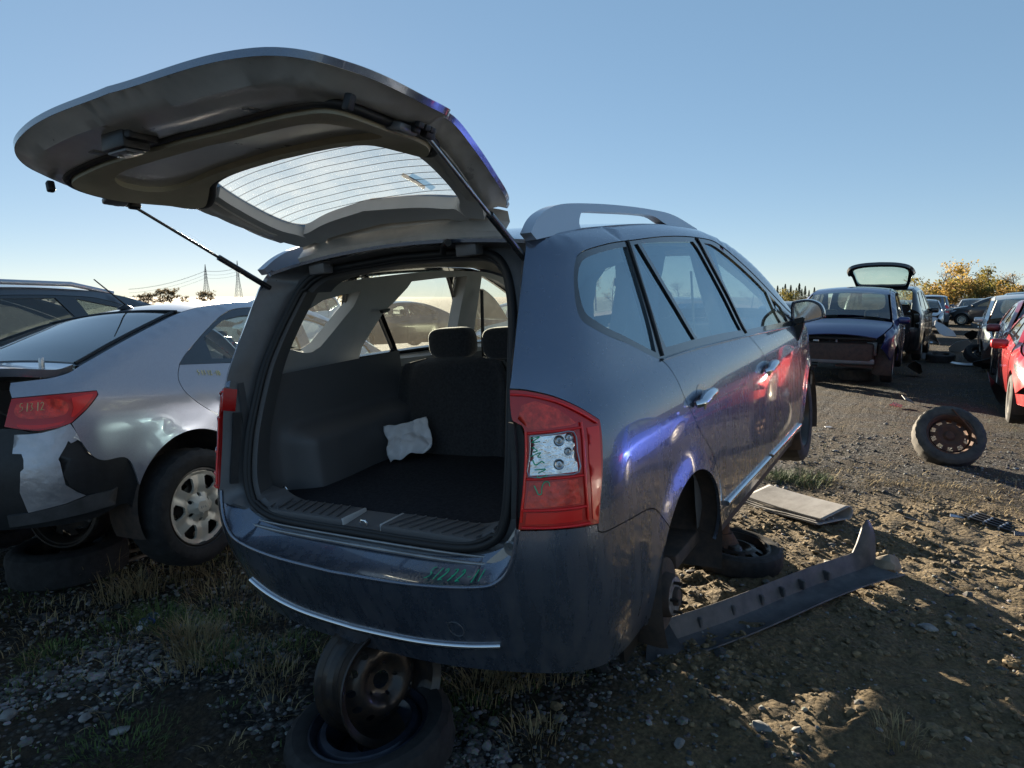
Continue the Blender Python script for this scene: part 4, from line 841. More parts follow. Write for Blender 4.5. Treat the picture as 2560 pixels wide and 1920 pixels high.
# ---------------------------------------------------------------- wheelhouse, hub, front wheel
def wheel(name_parent, c, R=.32, rim=.205, wdt=.2, style='cap', m_t=None, parent=None, tilt=None, m_r=None, parts=True, nt=72, tread=True):
    """tyre and rim with the axle along local x (outer face +x); returns list of objects"""
    mt_ = m_t or M['tyre']; h = wdt / 2; P = Matrix.Translation(c) @ (tilt or Matrix.Identity(4))
    prof = [(-h * .8, rim), (-h * .95, rim + .012), (-h * 1.03, rim + (R - rim) * .35), (-h * 1.02, rim + (R - rim) * .62), (-h * .92, R - .022), (-h * .80, R - .008), (-h * .4, R), (0, R + .002), (h * .4, R), (h * .80, R - .008), (h * .92, R - .022), (h * 1.02, rim + (R - rim) * .62), (h * 1.03, rim + (R - rim) * .35), (h * .95, rim + .012), (h * .8, rim)]
    V, F = lathe_data(prof, nt, 'X')
    if tread:   # shoulder blocks and grooves
        k = len(prof); V = [list(v) for v in V]
        for j in range(nt):
            if j % 3 == 0:
                for i in (4, 5, 6, 8, 9, 10):
                    v = V[j * k + i]; rr_ = math.hypot(v[1], v[2]); f = (rr_ - .006) / rr_; v[1] *= f; v[2] *= f
            v = V[j * k + 7]; rr_ = math.hypot(v[1], v[2]); f = (rr_ - .007) / rr_; v[1] *= f; v[2] *= f
    ty = mesh('tyre', [P @ Vector(v) for v in V], F, mt_, parent, ang=28)
    mr_ = m_r or M['blacksteel']
    base = [(-h * .85, rim + .008), (-h * .9, rim - .002), (-h * .75, rim - .012), (-h * .3, rim - .03), (h * .3, rim - .03), (h * .72, rim - .014), (h * .88, rim - .004), (h * .86, rim + .008)]
    V, F = lathe_data(base, 48, 'X'); D = []
    # disc with hand holes
    x0 = h * .42; nh = 10; rr1, rr2 = rim * .62, rim * .80
    V2 = []; F2 = []; n = nh * 6
    rad = [.0, rim * .18, rim * .26, rim * .48, rr1, rr2, rim - .028]; xs = [x0 + .012, x0 + .012, x0 - .008, x0 + .016, x0 + .010, x0 - .004, x0 - .03]
    for j in range(n):
        a = 2 * math.pi * j / n
        for r_, x_ in zip(rad, xs): V2.append((x_, r_ * math.cos(a), r_ * math.sin(a)))
    k = len(rad)
    for j in range(n):
        j2 = (j + 1) % n
        for i in range(k - 1):
            if i == 4 and (j % 6) in (1, 2, 3): continue
            F2.append((j * k + i, j * k + i + 1, j2 * k + i + 1, j2 * k + i))
    rv, rf = join([(V, F), (V2, F2)])
    rm = mesh('rim', [P @ Vector(v) for v in rv], rf, mr_, parent, ang=30)
    return ty, rm
def arch_liner(B, cy, cz, r, xo, xi, sd_, parent, name='wheel_liner'):
    cv = []
    for x, rr_ in ((xo, r), (xo - .03, r + .005), (xi + .05, r - .01), (xi, r - .05), (xi, .10)):
        cv.append([(sd_ * x, cy + rr_ * math.cos(a), cz + rr_ * math.sin(a)) for a in np.linspace(R_(-25), R_(205), 30)])
    return strip(name, cv, M['castiron'] if name == 'wheel_liner' else M['black'], parent)
for sd_ in (1, -1):
    arch_liner(VB, .97, .31, .378, .905, .60, sd_, van); arch_liner(VB, 3.66, .31, .378, .905, .58, sd_, van)
    # splash flap behind the rear arch
    panel('mud_flap', VB, path([(1.19, .40), (1.25, .47)], [(1.25, .47), (1.262, .35), (1.25, .15)], [(1.25, .15), (1.13, .10), (1.08, .20)], [(1.08, .20), (1.19, .40)]), M['black'], van, side=sd_, off=-.02, skirt=.02, gap=0, step=.04)
hubc = Vector((.80, .885, .215))
hub = lathe('brake_disc', [(-.02, .05), (-.02, .138), (.0, .140), (.004, .138), (.004, .085), (.03, .082), (.045, .075), (.046, .036), (.062, .034), (.062, 0)], M['castiron'], van, n=48, mw=Matrix.Translation(hubc))
lathe('hub_face', [(.0465, .036), (.0475, .066), (.046, .072)], M['hubsilver'], hub, n=40, mw=Matrix.Translation(hubc))
lathe('hub_bore', [(.062, .034), (.066, .030), (.050, .024), (.050, 0)], M['castiron'], hub, n=30, mw=Matrix.Translation(hubc))
for i in range(5):
    a = R_(72 * i + 25); p = hubc + Vector((.045, .057 * math.cos(a), .057 * math.sin(a))); tube('wheel_stud', [p, p + Vector((.034, 0, 0))], .0065, M['blacksteel'], hub, n=8)
bm = rbox(Vector((0, 0, 0)), (.06, .07, .16), .018, 3); bmesh.ops.translate(bm, vec=hubc + Vector((-.01, -.105, .02)), verts=bm.verts); bm_obj('brake_caliper', bm, M['rust'], van)
tube('trailing_arm', [(.78, .885, .215), (.55, .90, .28), (.35, 1.0, .35)], .045, M['castiron'], van, n=10)
tube('coil_strut', [(.60, .93, .24), (.60, .95, .68)], .05, M['castiron'], van, n=12)
hub2 = lathe('brake_disc', [(-.02, .05), (-.02, .138), (.0, .140), (.004, .138), (.004, .085), (.03, .082), (.045, .075), (.062, 0)], M['castiron'], van, n=32, mw=Matrix.Translation((-.84, .885, .215)))
for sd_ in (1, -1):
    ty, rm = wheel('w', Vector((sd_ * .785, 3.66, .30)), parent=van, tilt=Matrix.Rotation(0 if sd_ > 0 else math.pi, 4, 'Z'))
    ty.name = 'front_wheel'; rm.parent = ty
tube('exhaust_pipe', [(.35, .25, .21), (.35, .5, .22), (.3, 1.3, .22)], .025, M['rust'], van, n=10)
# ------------------------------------------------------------------ the grey saloon beside the van
def eul(r, p, y):
    return Matrix.Rotation(y, 4, 'Z') @ Matrix.Rotation(p, 4, 'X') @ Matrix.Rotation(r, 4, 'Y')
FB = Body(plan=[(0, .02), (.3, .035), (.5, .075), (.64, .14), (.74, .24), (.80, .38), (.83, .55), (.855, .8), (.87, 1.2), (.875, 2.0), (.875, 2.8), (.865, 3.4), (.83, 3.95), (.70, 4.3), (.4, 4.48), (0, 4.53)],
          inset=[(.1, .10), (.2, .06), (.3, .03), (.45, .008), (.6, 0), (.75, 0), (.86, .012), (.93, .035), (1.0, .07), (1.15, .14), (1.3, .215), (1.45, .29)],
          rear=[(.1, .10), (.3, .04), (.45, 0), (.6, -.01), (.75, .01), (.9, .03), (1.0, .06), (1.2, .1)],
          front=[(.1, -.1), (.4, 0), (.6, 0), (.75, -.1), (1.0, -.4)],
          top=[(0, .97), (.19, 1.0), (.36, 1.018), (.484, 1.072), (.70, 1.170), (.97, 1.278), (1.17, 1.350), (1.45, 1.412), (1.8, 1.447), (2.2, 1.44), (2.6, 1.35), (2.95, 1.17), (3.25, 1.01), (3.4, .97), (3.9, .88), (4.3, .76), (4.53, .62)],
          L=4.53, r=.06, flare=((.95, .34, .357, .012), (3.62, .34, .357, .012)), hw=.87, crown=.035)
M['paintF'] = paint('grey_lilac_metallic_paint', (.36, .36, .40), dust=.08, metal=.55, rough=.30)
sed = thing('saloon_car', 'grey saloon with torn rear bumper, boot ajar and 51312 written on its tail lamp', 'car', mw=Matrix.Translation((-2.2651, -.4911, .2149)) @ eul(-.0798, -.0601, .1943))
fAR = sy(FB, circ(.95, .34, .357, 200, -25, 40)); fAF = sy(FB, circ(3.62, .34, .357, 200, -25, 40))
f_lamp = [(.664, .931), (.84, .937), (1.018, .941), (1.022, .928), (1.018, .915), (.96, .855), (.896, .800), (.84, .783), (.77, .777), (.70, .79), (.639, .807)]
f_door = [(1.547, 1.046), (1.515, 1.0), (1.499, .955), (1.512, .903), (1.555, .855), (1.612, .811), (1.736, .730), (1.83, .62), (1.88, .48), (1.90, .30)]
f_dtop = [(1.547, 1.049), (1.611, 1.101), (1.711, 1.166), (1.905, 1.283), (2.04, 1.352), (2.16, 1.388), (2.35, 1.405), (2.65, 1.400), (2.9, 1.365), (3.15, 1.29), (3.4, 1.18), (3.6, 1.08), (3.72, 1.02)]
f_belt = [(1.547, 1.049), (1.962, 1.046), (2.6, 1.030), (3.2, 1.005), (3.72, .985)]
f_df = [(2.68, 1.028), (2.72, .9), (2.75, .6), (2.75, .30)]
f_ff = [(3.72, .985), (3.76, .85), (3.78, .6), (3.78, .30)]
f_seam = [(.896, .800), (.937, .712), (.988, .640), (1.04, .610), (1.15, .600), fAR[7]]
ysF = np.linspace(.20, 3.22, 46); eF = FB.edge(ysF); f_roof = [(float(FB.at_y(y, z)), float(z)) for y, z in zip(ysF, eF[:, 2])]
for sd_ in (1, -1):
    panel('quarter_panel', FB, path([(.664, .931), (.650, .97), f_roof[0]], f_roof, [f_roof[-1], (3.72, 1.02)], list(reversed(f_dtop)), f_door, [f_door[-1], (1.80, .29)], [fAR[-5]], list(reversed(fAR[7:-5])), list(reversed(f_seam)), [f_seam[0], f_lamp[6]], list(reversed(f_lamp[2:7])), list(reversed(f_lamp[:3]))), M['paintF'], sed, side=sd_, step=.035)
    panel('rear_door', FB, path(f_belt[:3], [f_belt[2], f_df[0]], f_df, [f_df[-1], f_door[-1]], list(reversed(f_door))), M['paintF'], sed, side=sd_, step=.045)
    panel('front_door', FB, path([f_df[0], f_belt[3], f_belt[4]], f_ff, [f_ff[-1], f_df[-1]], list(reversed(f_df))), M['paintF'], sed, side=sd_, step=.06)
    r1 = path([(1.80, 1.20), (1.995, 1.302), (2.10, 1.330), (2.25, 1.350), (2.62, 1.352)], [(2.62, 1.352), (2.60, 1.065)], [(2.60, 1.065), (1.79, 1.078)], [(1.79, 1.078), (1.80, 1.20)])
    r2 = path([(2.74, 1.350), (2.92, 1.325), (3.15, 1.245), (3.4, 1.14)], [(3.4, 1.14), (3.45, 1.04)], [(3.45, 1.04), (2.72, 1.062)], [(2.72, 1.062), (2.74, 1.350)])
    wf = panel('window_frame', FB, path(f_dtop, [f_dtop[-1], f_belt[-1]], list(reversed(f_belt))), M['blackgloss'], sed, holes=[r1, r2], side=sd_, gap=.001, off=-.003, skirt=.02, hskirt=.02, step=.04)
    panel('rear_side_window', FB, r1, M['gdusty'], wf, side=sd_, gap=-.002, off=-.012, skirt=0, step=.06); panel('front_side_window', FB, r2, M['glass'], wf, side=sd_, gap=-.002, off=-.012, skirt=0, step=.06)
    tl = panel('tail_lamp', FB, [np.array(p) for p in f_lamp], M['red2'], sed, side=sd_, gap=.003, off=.004, skirt=.04, step=.02)
    for q, mm, nm in ((path([(.690, .905), (.80, .916), (.868, .905), (.885, .868), (.86, .838), (.78, .832), (.705, .842), (.680, .87), (.690, .905)]), 'redbright', 'upper_lens'), (path([(.690, .815), (.78, .805), (.86, .812), (.875, .82), (.85, .800), (.77, .788), (.70, .800), (.690, .815)]), 'red', 'lower_lens'), (path([(.90, .915), (.99, .925), (.985, .905), (.92, .84), (.895, .83), (.905, .87), (.90, .915)]), 'red', 'side_lens')):
        panel(nm, FB, q, M[mm], tl, side=sd_, gap=0, off=.007, skirt=.005, step=.02)
    arch_liner(FB, .95, .34, .36, .845, .58, sd_, sed, 'wheel_liner'); arch_liner(FB, 3.62, .34, .36, .845, .58, sd_, sed, 'wheel_liner')
    # door handle with dark cup
    hs, hz_ = float(FB.at_y(1.27, .845)), .845
    panel('handle_cup', FB, [np.array((hs + .06 * math.cos(a), hz_ + .04 * math.sin(a))) for a in np.linspace(0, 6.283, 21)[:-1]], M['paintF'], sed, side=sd_, gap=0, off=.002, skirt=.004, step=.03)
    tube('door_handle', [tuple(p) for p in on(FB, [(hs - .10, hz_), (hs - .085, hz_ + .002), (hs, hz_ + .006), (hs + .09, hz_ + .004)], .032, sd_)], [.012, .017, .017, .012], M['silverplastic'], sed, n=10)
    panel('front_wing', FB, path([(3.72, .985), (3.86, .97), (4.2, .905), (4.5, .84)], [(4.5, .84), (4.5, .60)], [fAF[34]], list(reversed(fAF[4:34])), [fAF[4], (3.78, .36)], [(3.78, .36), (3.78, .6), (3.76, .85), (3.72, .985)]), M['paintF'], sed, side=sd_, step=.07)
top_strip('roof', FB, 1.20, 2.42, M['paintF'], sed, nu=26)
top_strip('rear_window', FB, .50, 1.185, M['gtint'], sed, nu=20, edge_in=.055, skirt=.004, zoff=-.006, crown=.04)
for sgn in (1, -1):
    e1 = FB.edge(np.linspace(.49, 1.20, 20)); tube('window_surround', [(sgn * (p[0] - .05), p[1], p[2] + .002) for p in e1], .010, M['rubber'], sed, n=6)
top_strip('pillar_skin', FB, .49, 1.21, M['paintF'], sed, nu=20, zoff=-.014, crown=.028, skirt=0)
tube('window_surround', [(x, 1.188, float(FB.top(1.19)) + .034 * (1 - (x / .6) ** 2)) for x in np.linspace(-.54, .54, 15)], .008, M['rubber'], sed, n=6)
top_strip('windscreen', FB, 2.45, 3.22, M['gshield'], sed, nu=14, edge_in=.03, skirt=0, crown=.06)
top_strip('bonnet', FB, 3.24, 4.30, M['paintF'], sed, nu=14)
box('dashboard', (0, 3.0, .86), (1.35, .4, .22), M['trimdark'], sed, bev=.06)
box('cabin_floor', (0, 2.2, .28), (1.5, 2.6, .08), M['carpet'], sed, bev=.02)
box('parcel_shelf', (0, .98, .98), (1.2, .5, .05), M['trimdark'], sed, bev=.01)
box('boot_well', (0, .55, .52), (1.1, .75, .30), M['carpet'], sed, bev=.03)
for x in (-.33, .33):
    st = seat('rear_seat_back', (x, 1.35, .50), .60, .50, -.1); st.parent = sed; st.matrix_parent_inverse = Matrix.Identity(4)
    h_ = headrest((x, 1.30, 1.07), st, .26, .16, .12)
    s2 = seat('front_seat_back', (x * 1.1, 2.15, .45), .50, .62, -.2); s2.parent = sed; headrest((x * 1.1, 2.02, 1.14), s2, .27, .18, .11)
# boot lid, popped and standing a hand high
BL = R_(13)
def blx(V):
    V = np.array(V, float).reshape(-1, 3); y = V[:, 1] - .47; z = V[:, 2] - 1.06; c, s = math.cos(BL), math.sin(BL)
    return np.stack([V[:, 0], .47 + c * y + s * z, 1.06 - s * y + c * z], 1)
lidv = []; nu, nv = 14, 21
for i in range(nu):
    y = .06 + (.46 - .06) * i / (nu - 1); e = FB.edge(np.array([max(y, .12)]))[0]
    for j in range(nv): u = -1 + 2 * j / (nv - 1); lidv.append(((e[0] - .03) * u, y + .05 * (u * u) * (1 - i / (nu - 1)) * 1.2, e[2] + .03 * (1 - u * u) + .01))
lf = [(i * nv + j, i * nv + j + 1, (i + 1) * nv + j + 1, (i + 1) * nv + j) for i in range(nu - 1) for j in range(nv - 1)]
k0 = len(lidv); lidv += [(x * .97, y + .015, z - .035) for x, y, z in lidv]; lf += [tuple(k0 + i for i in reversed(f)) for f in lf]
ring_ = [j for j in range(nv)] + [i * nv + nv - 1 for i in range(1, nu)] + [(nu - 1) * nv + j for j in range(nv - 2, -1, -1)] + [i * nv for i in range(nu - 2, 0, -1)]
lf += [(ring_[i], k0 + ring_[i], k0 + ring_[(i + 1) % len(ring_)], ring_[(i + 1) % len(ring_)]) for i in range(len(ring_))]
lid = mesh('boot_lid', blx(lidv), lf, M['paintF'], sed, ang=40)
mesh('boot_lid_skin', blx([(x, FB.S(abs(x), z)[1] + .01, z) for z in (.98, .90, .82) for x in np.linspace(-.60, .60, 15)]), [(r * 15 + j, r * 15 + j + 1, (r + 1) * 15 + j + 1, (r + 1) * 15 + j) for r in range(2) for j in range(14)], M['black'], lid)
box('boot_strut', (.52, .40, 1.06), (.02, .02, .10), M['steel'], sed, bev=.004)
# rear bumper: bare black carrier and the torn painted skin left on its corner
fb = path([(0, .78), (.30, .785), (.639, .800), (.77, .770), (.896, .795)], [(.896, .795), (.937, .712), (.988, .640), (1.04, .610), (1.15, .600), fAR[7]], list(reversed(fAR[1:8])), [fAR[1], (1.13, .38), (.95, .34), (.6, .345), (0, .35)])
fb = fb + [np.array((-p[0], p[1])) for p in reversed(fb) if p[0] > 1e-6]
bm_ = panel('rear_bumper', FB, fb, M['black'], sed, gap=0, off=-.012, skirt=.03, step=.04)
mapt = lambda L: [np.array((.637 + .00073 * (a - 20), .805 - .00086 * (b - 805))) for a, b in L]
torn = mapt([(80, 845), (150, 848), (220, 846), (300, 832), (368, 812), (400, 860), (432, 915), (412, 900), (375, 915), (358, 900), (345, 930), (325, 965), (312, 990), (322, 1010), (330, 1060), (340, 1130), (400, 1180), (442, 1203), (330, 1228), (225, 1240), (132, 1250), (120, 1190), (108, 1140), (118, 1080), (122, 1035), (140, 1020), (138, 975), (125, 945), (78, 940)])
M['tornskin'] = mat('crumpled_silver_bumper_skin', (.40, .40, .43), .34, metal=.7, bump=.5, bump_s=4, bump_d=.03, noise_s=5, noise_a=.2)
panel('torn_bumper_skin', FB, torn, M['tornskin'], bm_, gap=0, off=.004, skirt=.010, step=.02, ang=60)
t2 = mapt([(430, 935), (470, 985), (520, 1012), (580, 1018), (660, 1016), (750, 1010), (735, 1045), (700, 1090), (640, 1185), (560, 1205), (450, 1200), (365, 1140), (325, 1050), (315, 1000), (355, 905), (400, 920)])
panel('bumper_patch', FB, t2, M['black'], bm_, gap=0, off=-.004, skirt=.006, step=.04)
t3 = mapt([(20, 1255), (130, 1253), (330, 1232), (450, 1208), (600, 1200), (640, 1190), (610, 1285), (400, 1300), (200, 1310), (10, 1318)])
panel('bumper_valance', FB, t3, mat('scuffed_grey_plastic', (.05, .05, .052), .6, noise_s=12, noise_a=.3), bm_, gap=0, off=.006, skirt=.015, step=.04)
# antenna
ab = Vector((.0, 1.30, float(FB.top(1.30)) + .034))
an = lathe('antenna', [(-.002, .034), (.010, .030), (.024, .014), (.028, 0)], M['black'], sed, n=16, axis='Z', mw=Matrix.Translation(ab) @ Matrix.Scale(1.7, 4, (0, 1, 0)))
tube('antenna_mast', [ab + Vector((0, .01, .02)), ab + Vector((0, -.20, .17))], [.006, .0035], M['black'], an, n=8)
# wheels: rubber, black steel, silver trim with six windows
def hubcap(parent, c, R, sgn, nspk=6):
    outl = [np.array((R * math.cos(a), R * math.sin(a))) for a in np.linspace(0, 2 * math.pi, 73)[:-1]]
    holes = []
    for i in range(nspk):
        a0 = 2 * math.pi * i / nspk
        pts = [(R * .50, -.10), (R * .62, -.22), (R * .80, -.27), (R * .86, -.18), (R * .87, 0), (R * .86, .18), (R * .80, .27), (R * .62, .22), (R * .50, .10)]
        holes.append([np.array((r_ * math.cos(a0 + da), r_ * math.sin(a0 + da))) for r_, da in pts][::-1])
        a1 = a0 + math.pi / nspk; pc = (R * .33 * math.cos(a1), R * .33 * math.sin(a1)); holes.append([np.array((pc[0] + R * .055 * math.cos(q), pc[1] + R * .055 * math.sin(q))) for q in np.linspace(0, -6.283, 11)[:-1]])
    uv, T, loops = tri2d(outl, holes, R * .07)
    def zz(p):
        r_ = np.hypot(p[:, 0], p[:, 1]) / R; a = np.arctan2(p[:, 1], p[:, 0]); sp = np.abs(((a / (2 * math.pi / nspk) + .5) % 1) - .5) * 2
        return .030 * (1 - r_ ** 2) * .6 + .018 * np.exp(-((r_ - .97) / .05) ** 2) * .5 - .016 * np.exp(-((r_ - .40) / .10) ** 2) + .010 * (1 - sp) * 0 - .012 * sp ** 3 * ((r_ > .3) & (r_ < .9)) + .012 * (r_ < .2)
    X = np.stack([zz(uv), uv[:, 0], uv[:, 1]], 1); V = X.tolist(); F = [tuple(t) for t in T]
    for L in loops:
        o = len(V); V += [(X[i][0] - .014, X[i][1], X[i][2]) for i in L]; k = len(L); F += [(L[i], L[(i + 1) % k], o + (i + 1) % k, o + i) for i in range(k)]
    mw_ = Matrix.Translation(c) @ Matrix.Rotation(0 if sgn > 0 else math.pi, 4, 'Z')
    hc_ = mesh('wheel_trim', [mw_ @ Vector(v) for v in V], F, M['alloy'], parent, ang=30)
    return hc_, mw_
for (x, y, sgn) in ((.79, .95, 1), (-.79, .95, -1), (.79, 3.62, 1), (-.79, 3.62, -1)):
    cz_ = .28 if y < 2 else .31
    ty, rm = wheel('w', Vector((x, y, cz_)), R=.316, rim=.205, wdt=.205, parent=sed, tilt=Matrix.Rotation(0 if sgn > 0 else math.pi, 4, 'Z'))
    ty.name = 'road_wheel'; rm.parent = ty
    hc_, mw_ = hubcap(ty, Vector((x + sgn * .074, y, cz_)), .203, sgn)
    lathe('centre_cap', [(.028, 0), (.030, .020), (.026, .030), (.016, .032)], M['alloy'], hc_, n=24, mw=mw_)
    if sgn > 0 and y < 2:
        for st_ in ([(-.018, -.006), (-.018, .006)], [(-.010, .006), (-.018, 0), (-.010, -.006)], [(-.003, -.006), (-.003, .006)], [(.006, -.006), (.011, .006), (.016, -.006)]):
            tube('cap_letter', [mw_ @ Vector((.0305, p[0], p[1])) for p in st_], .0012, M['steel'], hc_, n=4)
# yellow marker numbers
def writeF(txt, s0, z0, h, adv, slope=0.):
    s = s0
    for ch in txt:
        for st in DIG[ch]:
            q = [(s + a * h * .75, z0 + b * h + slope * (s - s0)) for a, b in st]
            line_on('yellow_marking', FB, q, .0026, M['yellow_ink'], sed, off=.0035, side=1, n=5, smooth=4, flat=.6)
        s += adv * (1 if ch not in '1-' else .62)
writeF('51312-10', 1.64, .985, .028, .026, -.06)
s = .700
for ch in '51312':
    for st in DIG[ch]:
        line_on('yellow_marking', FB, [(s + a * .024, .868 + b * .036) for a, b in st], .0020, M['yellow_ink'], sed, off=.010, side=1, n=5, smooth=4, flat=.6)
    s += .024 if ch != '1' else .015
# ------------------------------------------------------------------ the other wrecks: two templates, copied and altered
PH = bpy.data.materials.new('paint_placeholder')
def side_window_set(kind):
    if kind == 'box':
        top_ = dlo_top; bel = belt; rea = dlo_rear
        return path(list(reversed(rea)), bel, [bel[-1], top_[-1]], list(reversed(top_))), [
            [np.array(p) for p in [(.99, 1.47), (1.15, 1.515), (1.57, 1.54), (1.53, 1.16), (1.29, 1.245), (1.02, 1.335)]],
            [np.array(p) for p in [(1.65, 1.548), (2.36, 1.557), (2.56, 1.28), (2.645, 1.112), (2.0, 1.147), (1.63, 1.16)]],
            [np.array(p) for p in [(2.52, 1.55), (2.9, 1.462), (3.40, 1.252), (3.62, 1.14), (3.66, 1.055), (2.745, 1.105)]]]
    return path(f_dtop, [f_dtop[-1], f_belt[-1]], list(reversed(f_belt))), [
        [np.array(p) for p in [(1.70, 1.14), (1.995, 1.302), (2.25, 1.35), (2.62, 1.352), (2.60, 1.065), (1.68, 1.078)]],
        [np.array(p) for p in [(2.74, 1.35), (2.92, 1.325), (3.4, 1.14), (3.6, 1.06), (3.6, 1.02), (2.72, 1.062)]]]
def template(kind, label, cat):
    B = VB if kind == 'box' else FB; L = B.L
    root = thing('parked_car', label, cat)
    ar = (.97, .31, .37) if kind == 'box' else (.95, .34, .357); af = (3.66, .31, .37) if kind == 'box' else (3.62, .34, .357)
    A1 = sy(B, circ(*ar, 200, -20, 24)); A2 = sy(B, circ(*af, 200, -20, 24)); dl, wins = side_window_set(kind)
    y0, y1 = (.42, 3.36) if kind == 'box' else (.20, 3.22)
    ys_ = np.linspace(y0, y1, 40); e_ = B.edge(ys_); ro_ = [(float(B.at_y(y, z)), float(z)) for y, z in zip(ys_, e_[:, 2])]
    yh = np.linspace(y1 + .05, 4.1, 10); eh = [(float(B.at_y(y, float(B.top(y)) - .004)), float(B.top(y)) - .004) for y in yh]
    lt0 = .70 if kind == 'box' else .66
    for sd_ in (1, -1):
        panel('body_side', B, path([(.95, .735), (.96, 1.0), (.90, 1.08), (.70, 1.15)] if kind == 'box' else [(.90, .79), (.92, .90), (.70, .94), (.655, .97)], [ro_[0]], ro_, eh, [eh[-1], (eh[-1][0] + .12, .66)], [A2[20]], list(reversed(A2[3:20])), [A2[3], (2.9, .26)], [(2.9, .26), A1[-4]], list(reversed(A1[6:-4])), [A1[6], (.95, .735) if kind == 'box' else (.90, .79)]), PH, root, holes=[dl], side=sd_, step=.07, skirt=.02)
        wf = panel('window_frame', B, dl, M['blackgloss'], root, holes=wins, side=sd_, gap=.001, off=-.003, skirt=.02, step=.08)
        for q in wins: panel('side_window', B, q, M['gtint'] if kind == 'box' else M['gdusty'], wf, side=sd_, gap=-.002, off=-.012, skirt=0, step=.12)
        for q in ([door_r, dfront, fender_s] if kind == 'box' else [f_door, f_df, f_ff]): line_on('door_gap', B, q, .004, M['rubber'], root, off=.001, side=sd_, n=4, smooth=3)
        for hy, hz in ((1.16, .93), (2.27, .88)): 
            hs = float(B.at_y(hy, hz)); tube('door_handle', [tuple(p) for p in on(B, [(hs - .09, hz), (hs, hz + .006), (hs + .09, hz + .002)], .03, sd_)], [.008, .016, .008], PH, root, n=8)
        lm = path(lamp_top, lamp_out, lamp_bot, lamp_in, n=2) if kind == 'box' else [np.array(p) for p in f_lamp]
        panel('tail_lamp', B, lm, M['red'], root, side=sd_, gap=.003, off=.004, skirt=.03, step=.05)
        hl = [np.array(p) for p in ([(4.62, .84), (4.85, .84), (5.12, .76), (5.16, .66), (4.95, .66), (4.70, .74)] if kind == 'box' else [(4.36, .80), (4.62, .78), (4.9, .71), (4.95, .62), (4.75, .62), (4.45, .72)])]
        panel('headlamp', B, hl, M['lampclear'], root, side=sd_, gap=.002, off=.008, skirt=.03, step=.05)
        arch_liner(B, ar[0], ar[1], ar[2] + .006, .88 if kind == 'box' else .84, .58, sd_, root, 'wheel_liner'); arch_liner(B, af[0], af[1], af[2] + .006, .88 if kind == 'box' else .84, .58, sd_, root, 'wheel_liner')
        mz = 1.09 if kind == 'box' else 1.0; my = 3.16 if kind == 'box' else 3.05
        bm = rbox(Vector((sd_ * .98, my, mz)), (.20, .10, .13), .04, 3); bm_obj('door_mirror', bm, PH, root)
        for yy in (ar, af):
            ty, rm = wheel('w', Vector((sd_ * (.79 if kind == 'box' else .77), yy[0], yy[1] - .0)), R=.325 if kind == 'box' else .316, rim=.21, parent=root, tilt=Matrix.Rotation(0 if sd_ > 0 else math.pi, 4, 'Z'), nt=40, m_r=M['alloy'])
            ty.name = 'road_wheel'; rm.parent = ty
    fs = eh[-1][0] + .12
    for sd_ in (1, -1):
        pf = path([(B.smax, .28), (B.smax, .72)], [(B.smax, .72), (5.2, .72), (fs, .66)], [(fs, .66), (fs - .02, .5), A2[20]], [A2[20], A2[22]], [A2[22], (B.smax, .28)])
        panel('front_bumper', B, pf, PH, root, gap=0, step=.09, side=sd_); panel('grille', B, path([(5.3, .38), (B.smax, .38)], [(B.smax, .38), (B.smax, .60)], [(B.smax, .60), (5.3, .60)], [(5.3, .60), (5.3, .38)]), M['black'], root, side=sd_, off=.006, gap=0, step=.1)
        rbp = path([(0, .57), (.5, .58), (.68, .66), (.69, .755), (.94, .735)] if kind == 'box' else [(0, .78), (.639, .80), (.896, .795)], [A1[6]], list(reversed(A1[1:6])), [A1[1], (.9, .25)], [(.9, .25), (0, .26)])
        panel('rear_bumper', B, rbp, PH, root, gap=0, step=.08, side=sd_, off=.004)
    if kind == 'box':
        top_strip('roof', B, .30, 2.42, PH, root, nu=26); top_strip('windscreen', B, 2.44, 3.33, M['gshield'], root, nu=14, edge_in=.03, skirt=0, crown=.075)
        g_ = panel('tailgate', B, gout, PH, root, holes=[gl_o], gap=.002, step=.07); panel('rear_window', B, shrink(gl_o, -.012), M['gtint'], g_, gap=0, off=-.015, skirt=0, step=.1)
        top_strip('bonnet', B, 3.44, 4.30, PH, root, nu=14, crown=.06)
    else:
        top_strip('roof', B, 1.18, 2.42, PH, root, nu=20); top_strip('windscreen', B, 2.44, 3.22, M['gshield'], root, nu=14, edge_in=.03, skirt=0, crown=.06); top_strip('rear_window', B, .50, 1.185, M['gtint'], root, nu=16, edge_in=.05, skirt=.004, crown=.045)
        top_strip('pillar_skin', B, .48, 1.19, PH, root, nu=12, zoff=-.014, skirt=0); top_strip('bonnet', B, 3.23, 4.30, PH, root, nu=14); top_strip('boot_lid', B, .16, .49, PH, root, nu=10)
        panel('boot_face', B, [np.array(p) for p in [(-.64, .80), (-.66, .97), (-.3, .99), (.3, .99), (.66, .97), (.64, .80)]], PH, root, gap=0, step=.08)
    box('underbody', (0, 2.25, .33), (1.35, 3.9, .20), M['castiron'], root, bev=.03); box('dashboard', (0, 3.05, .88), (1.35, .4, .22), M['trimdark'], root, bev=.06)
    box('engine', (0, 3.85, .55), (1.2, .7, .35), M['castiron'], root, bev=.05)
    for x in (-.37, .37):
        s2 = seat('front_seat_back', (x, 2.10, .48), .50, .60, -.12); s2.parent = root; headrest((x, 2.03, 1.15), s2, .26, .17, .11)
    s3 = seat('rear_seat_back', (0, 1.15, .55), 1.2, .50, -.1); s3.parent = root
    return root
TB = template('box', 'x', 'car'); TS = template('sedan', 'x', 'car')
used_t = {'box': False, 'sedan': False}
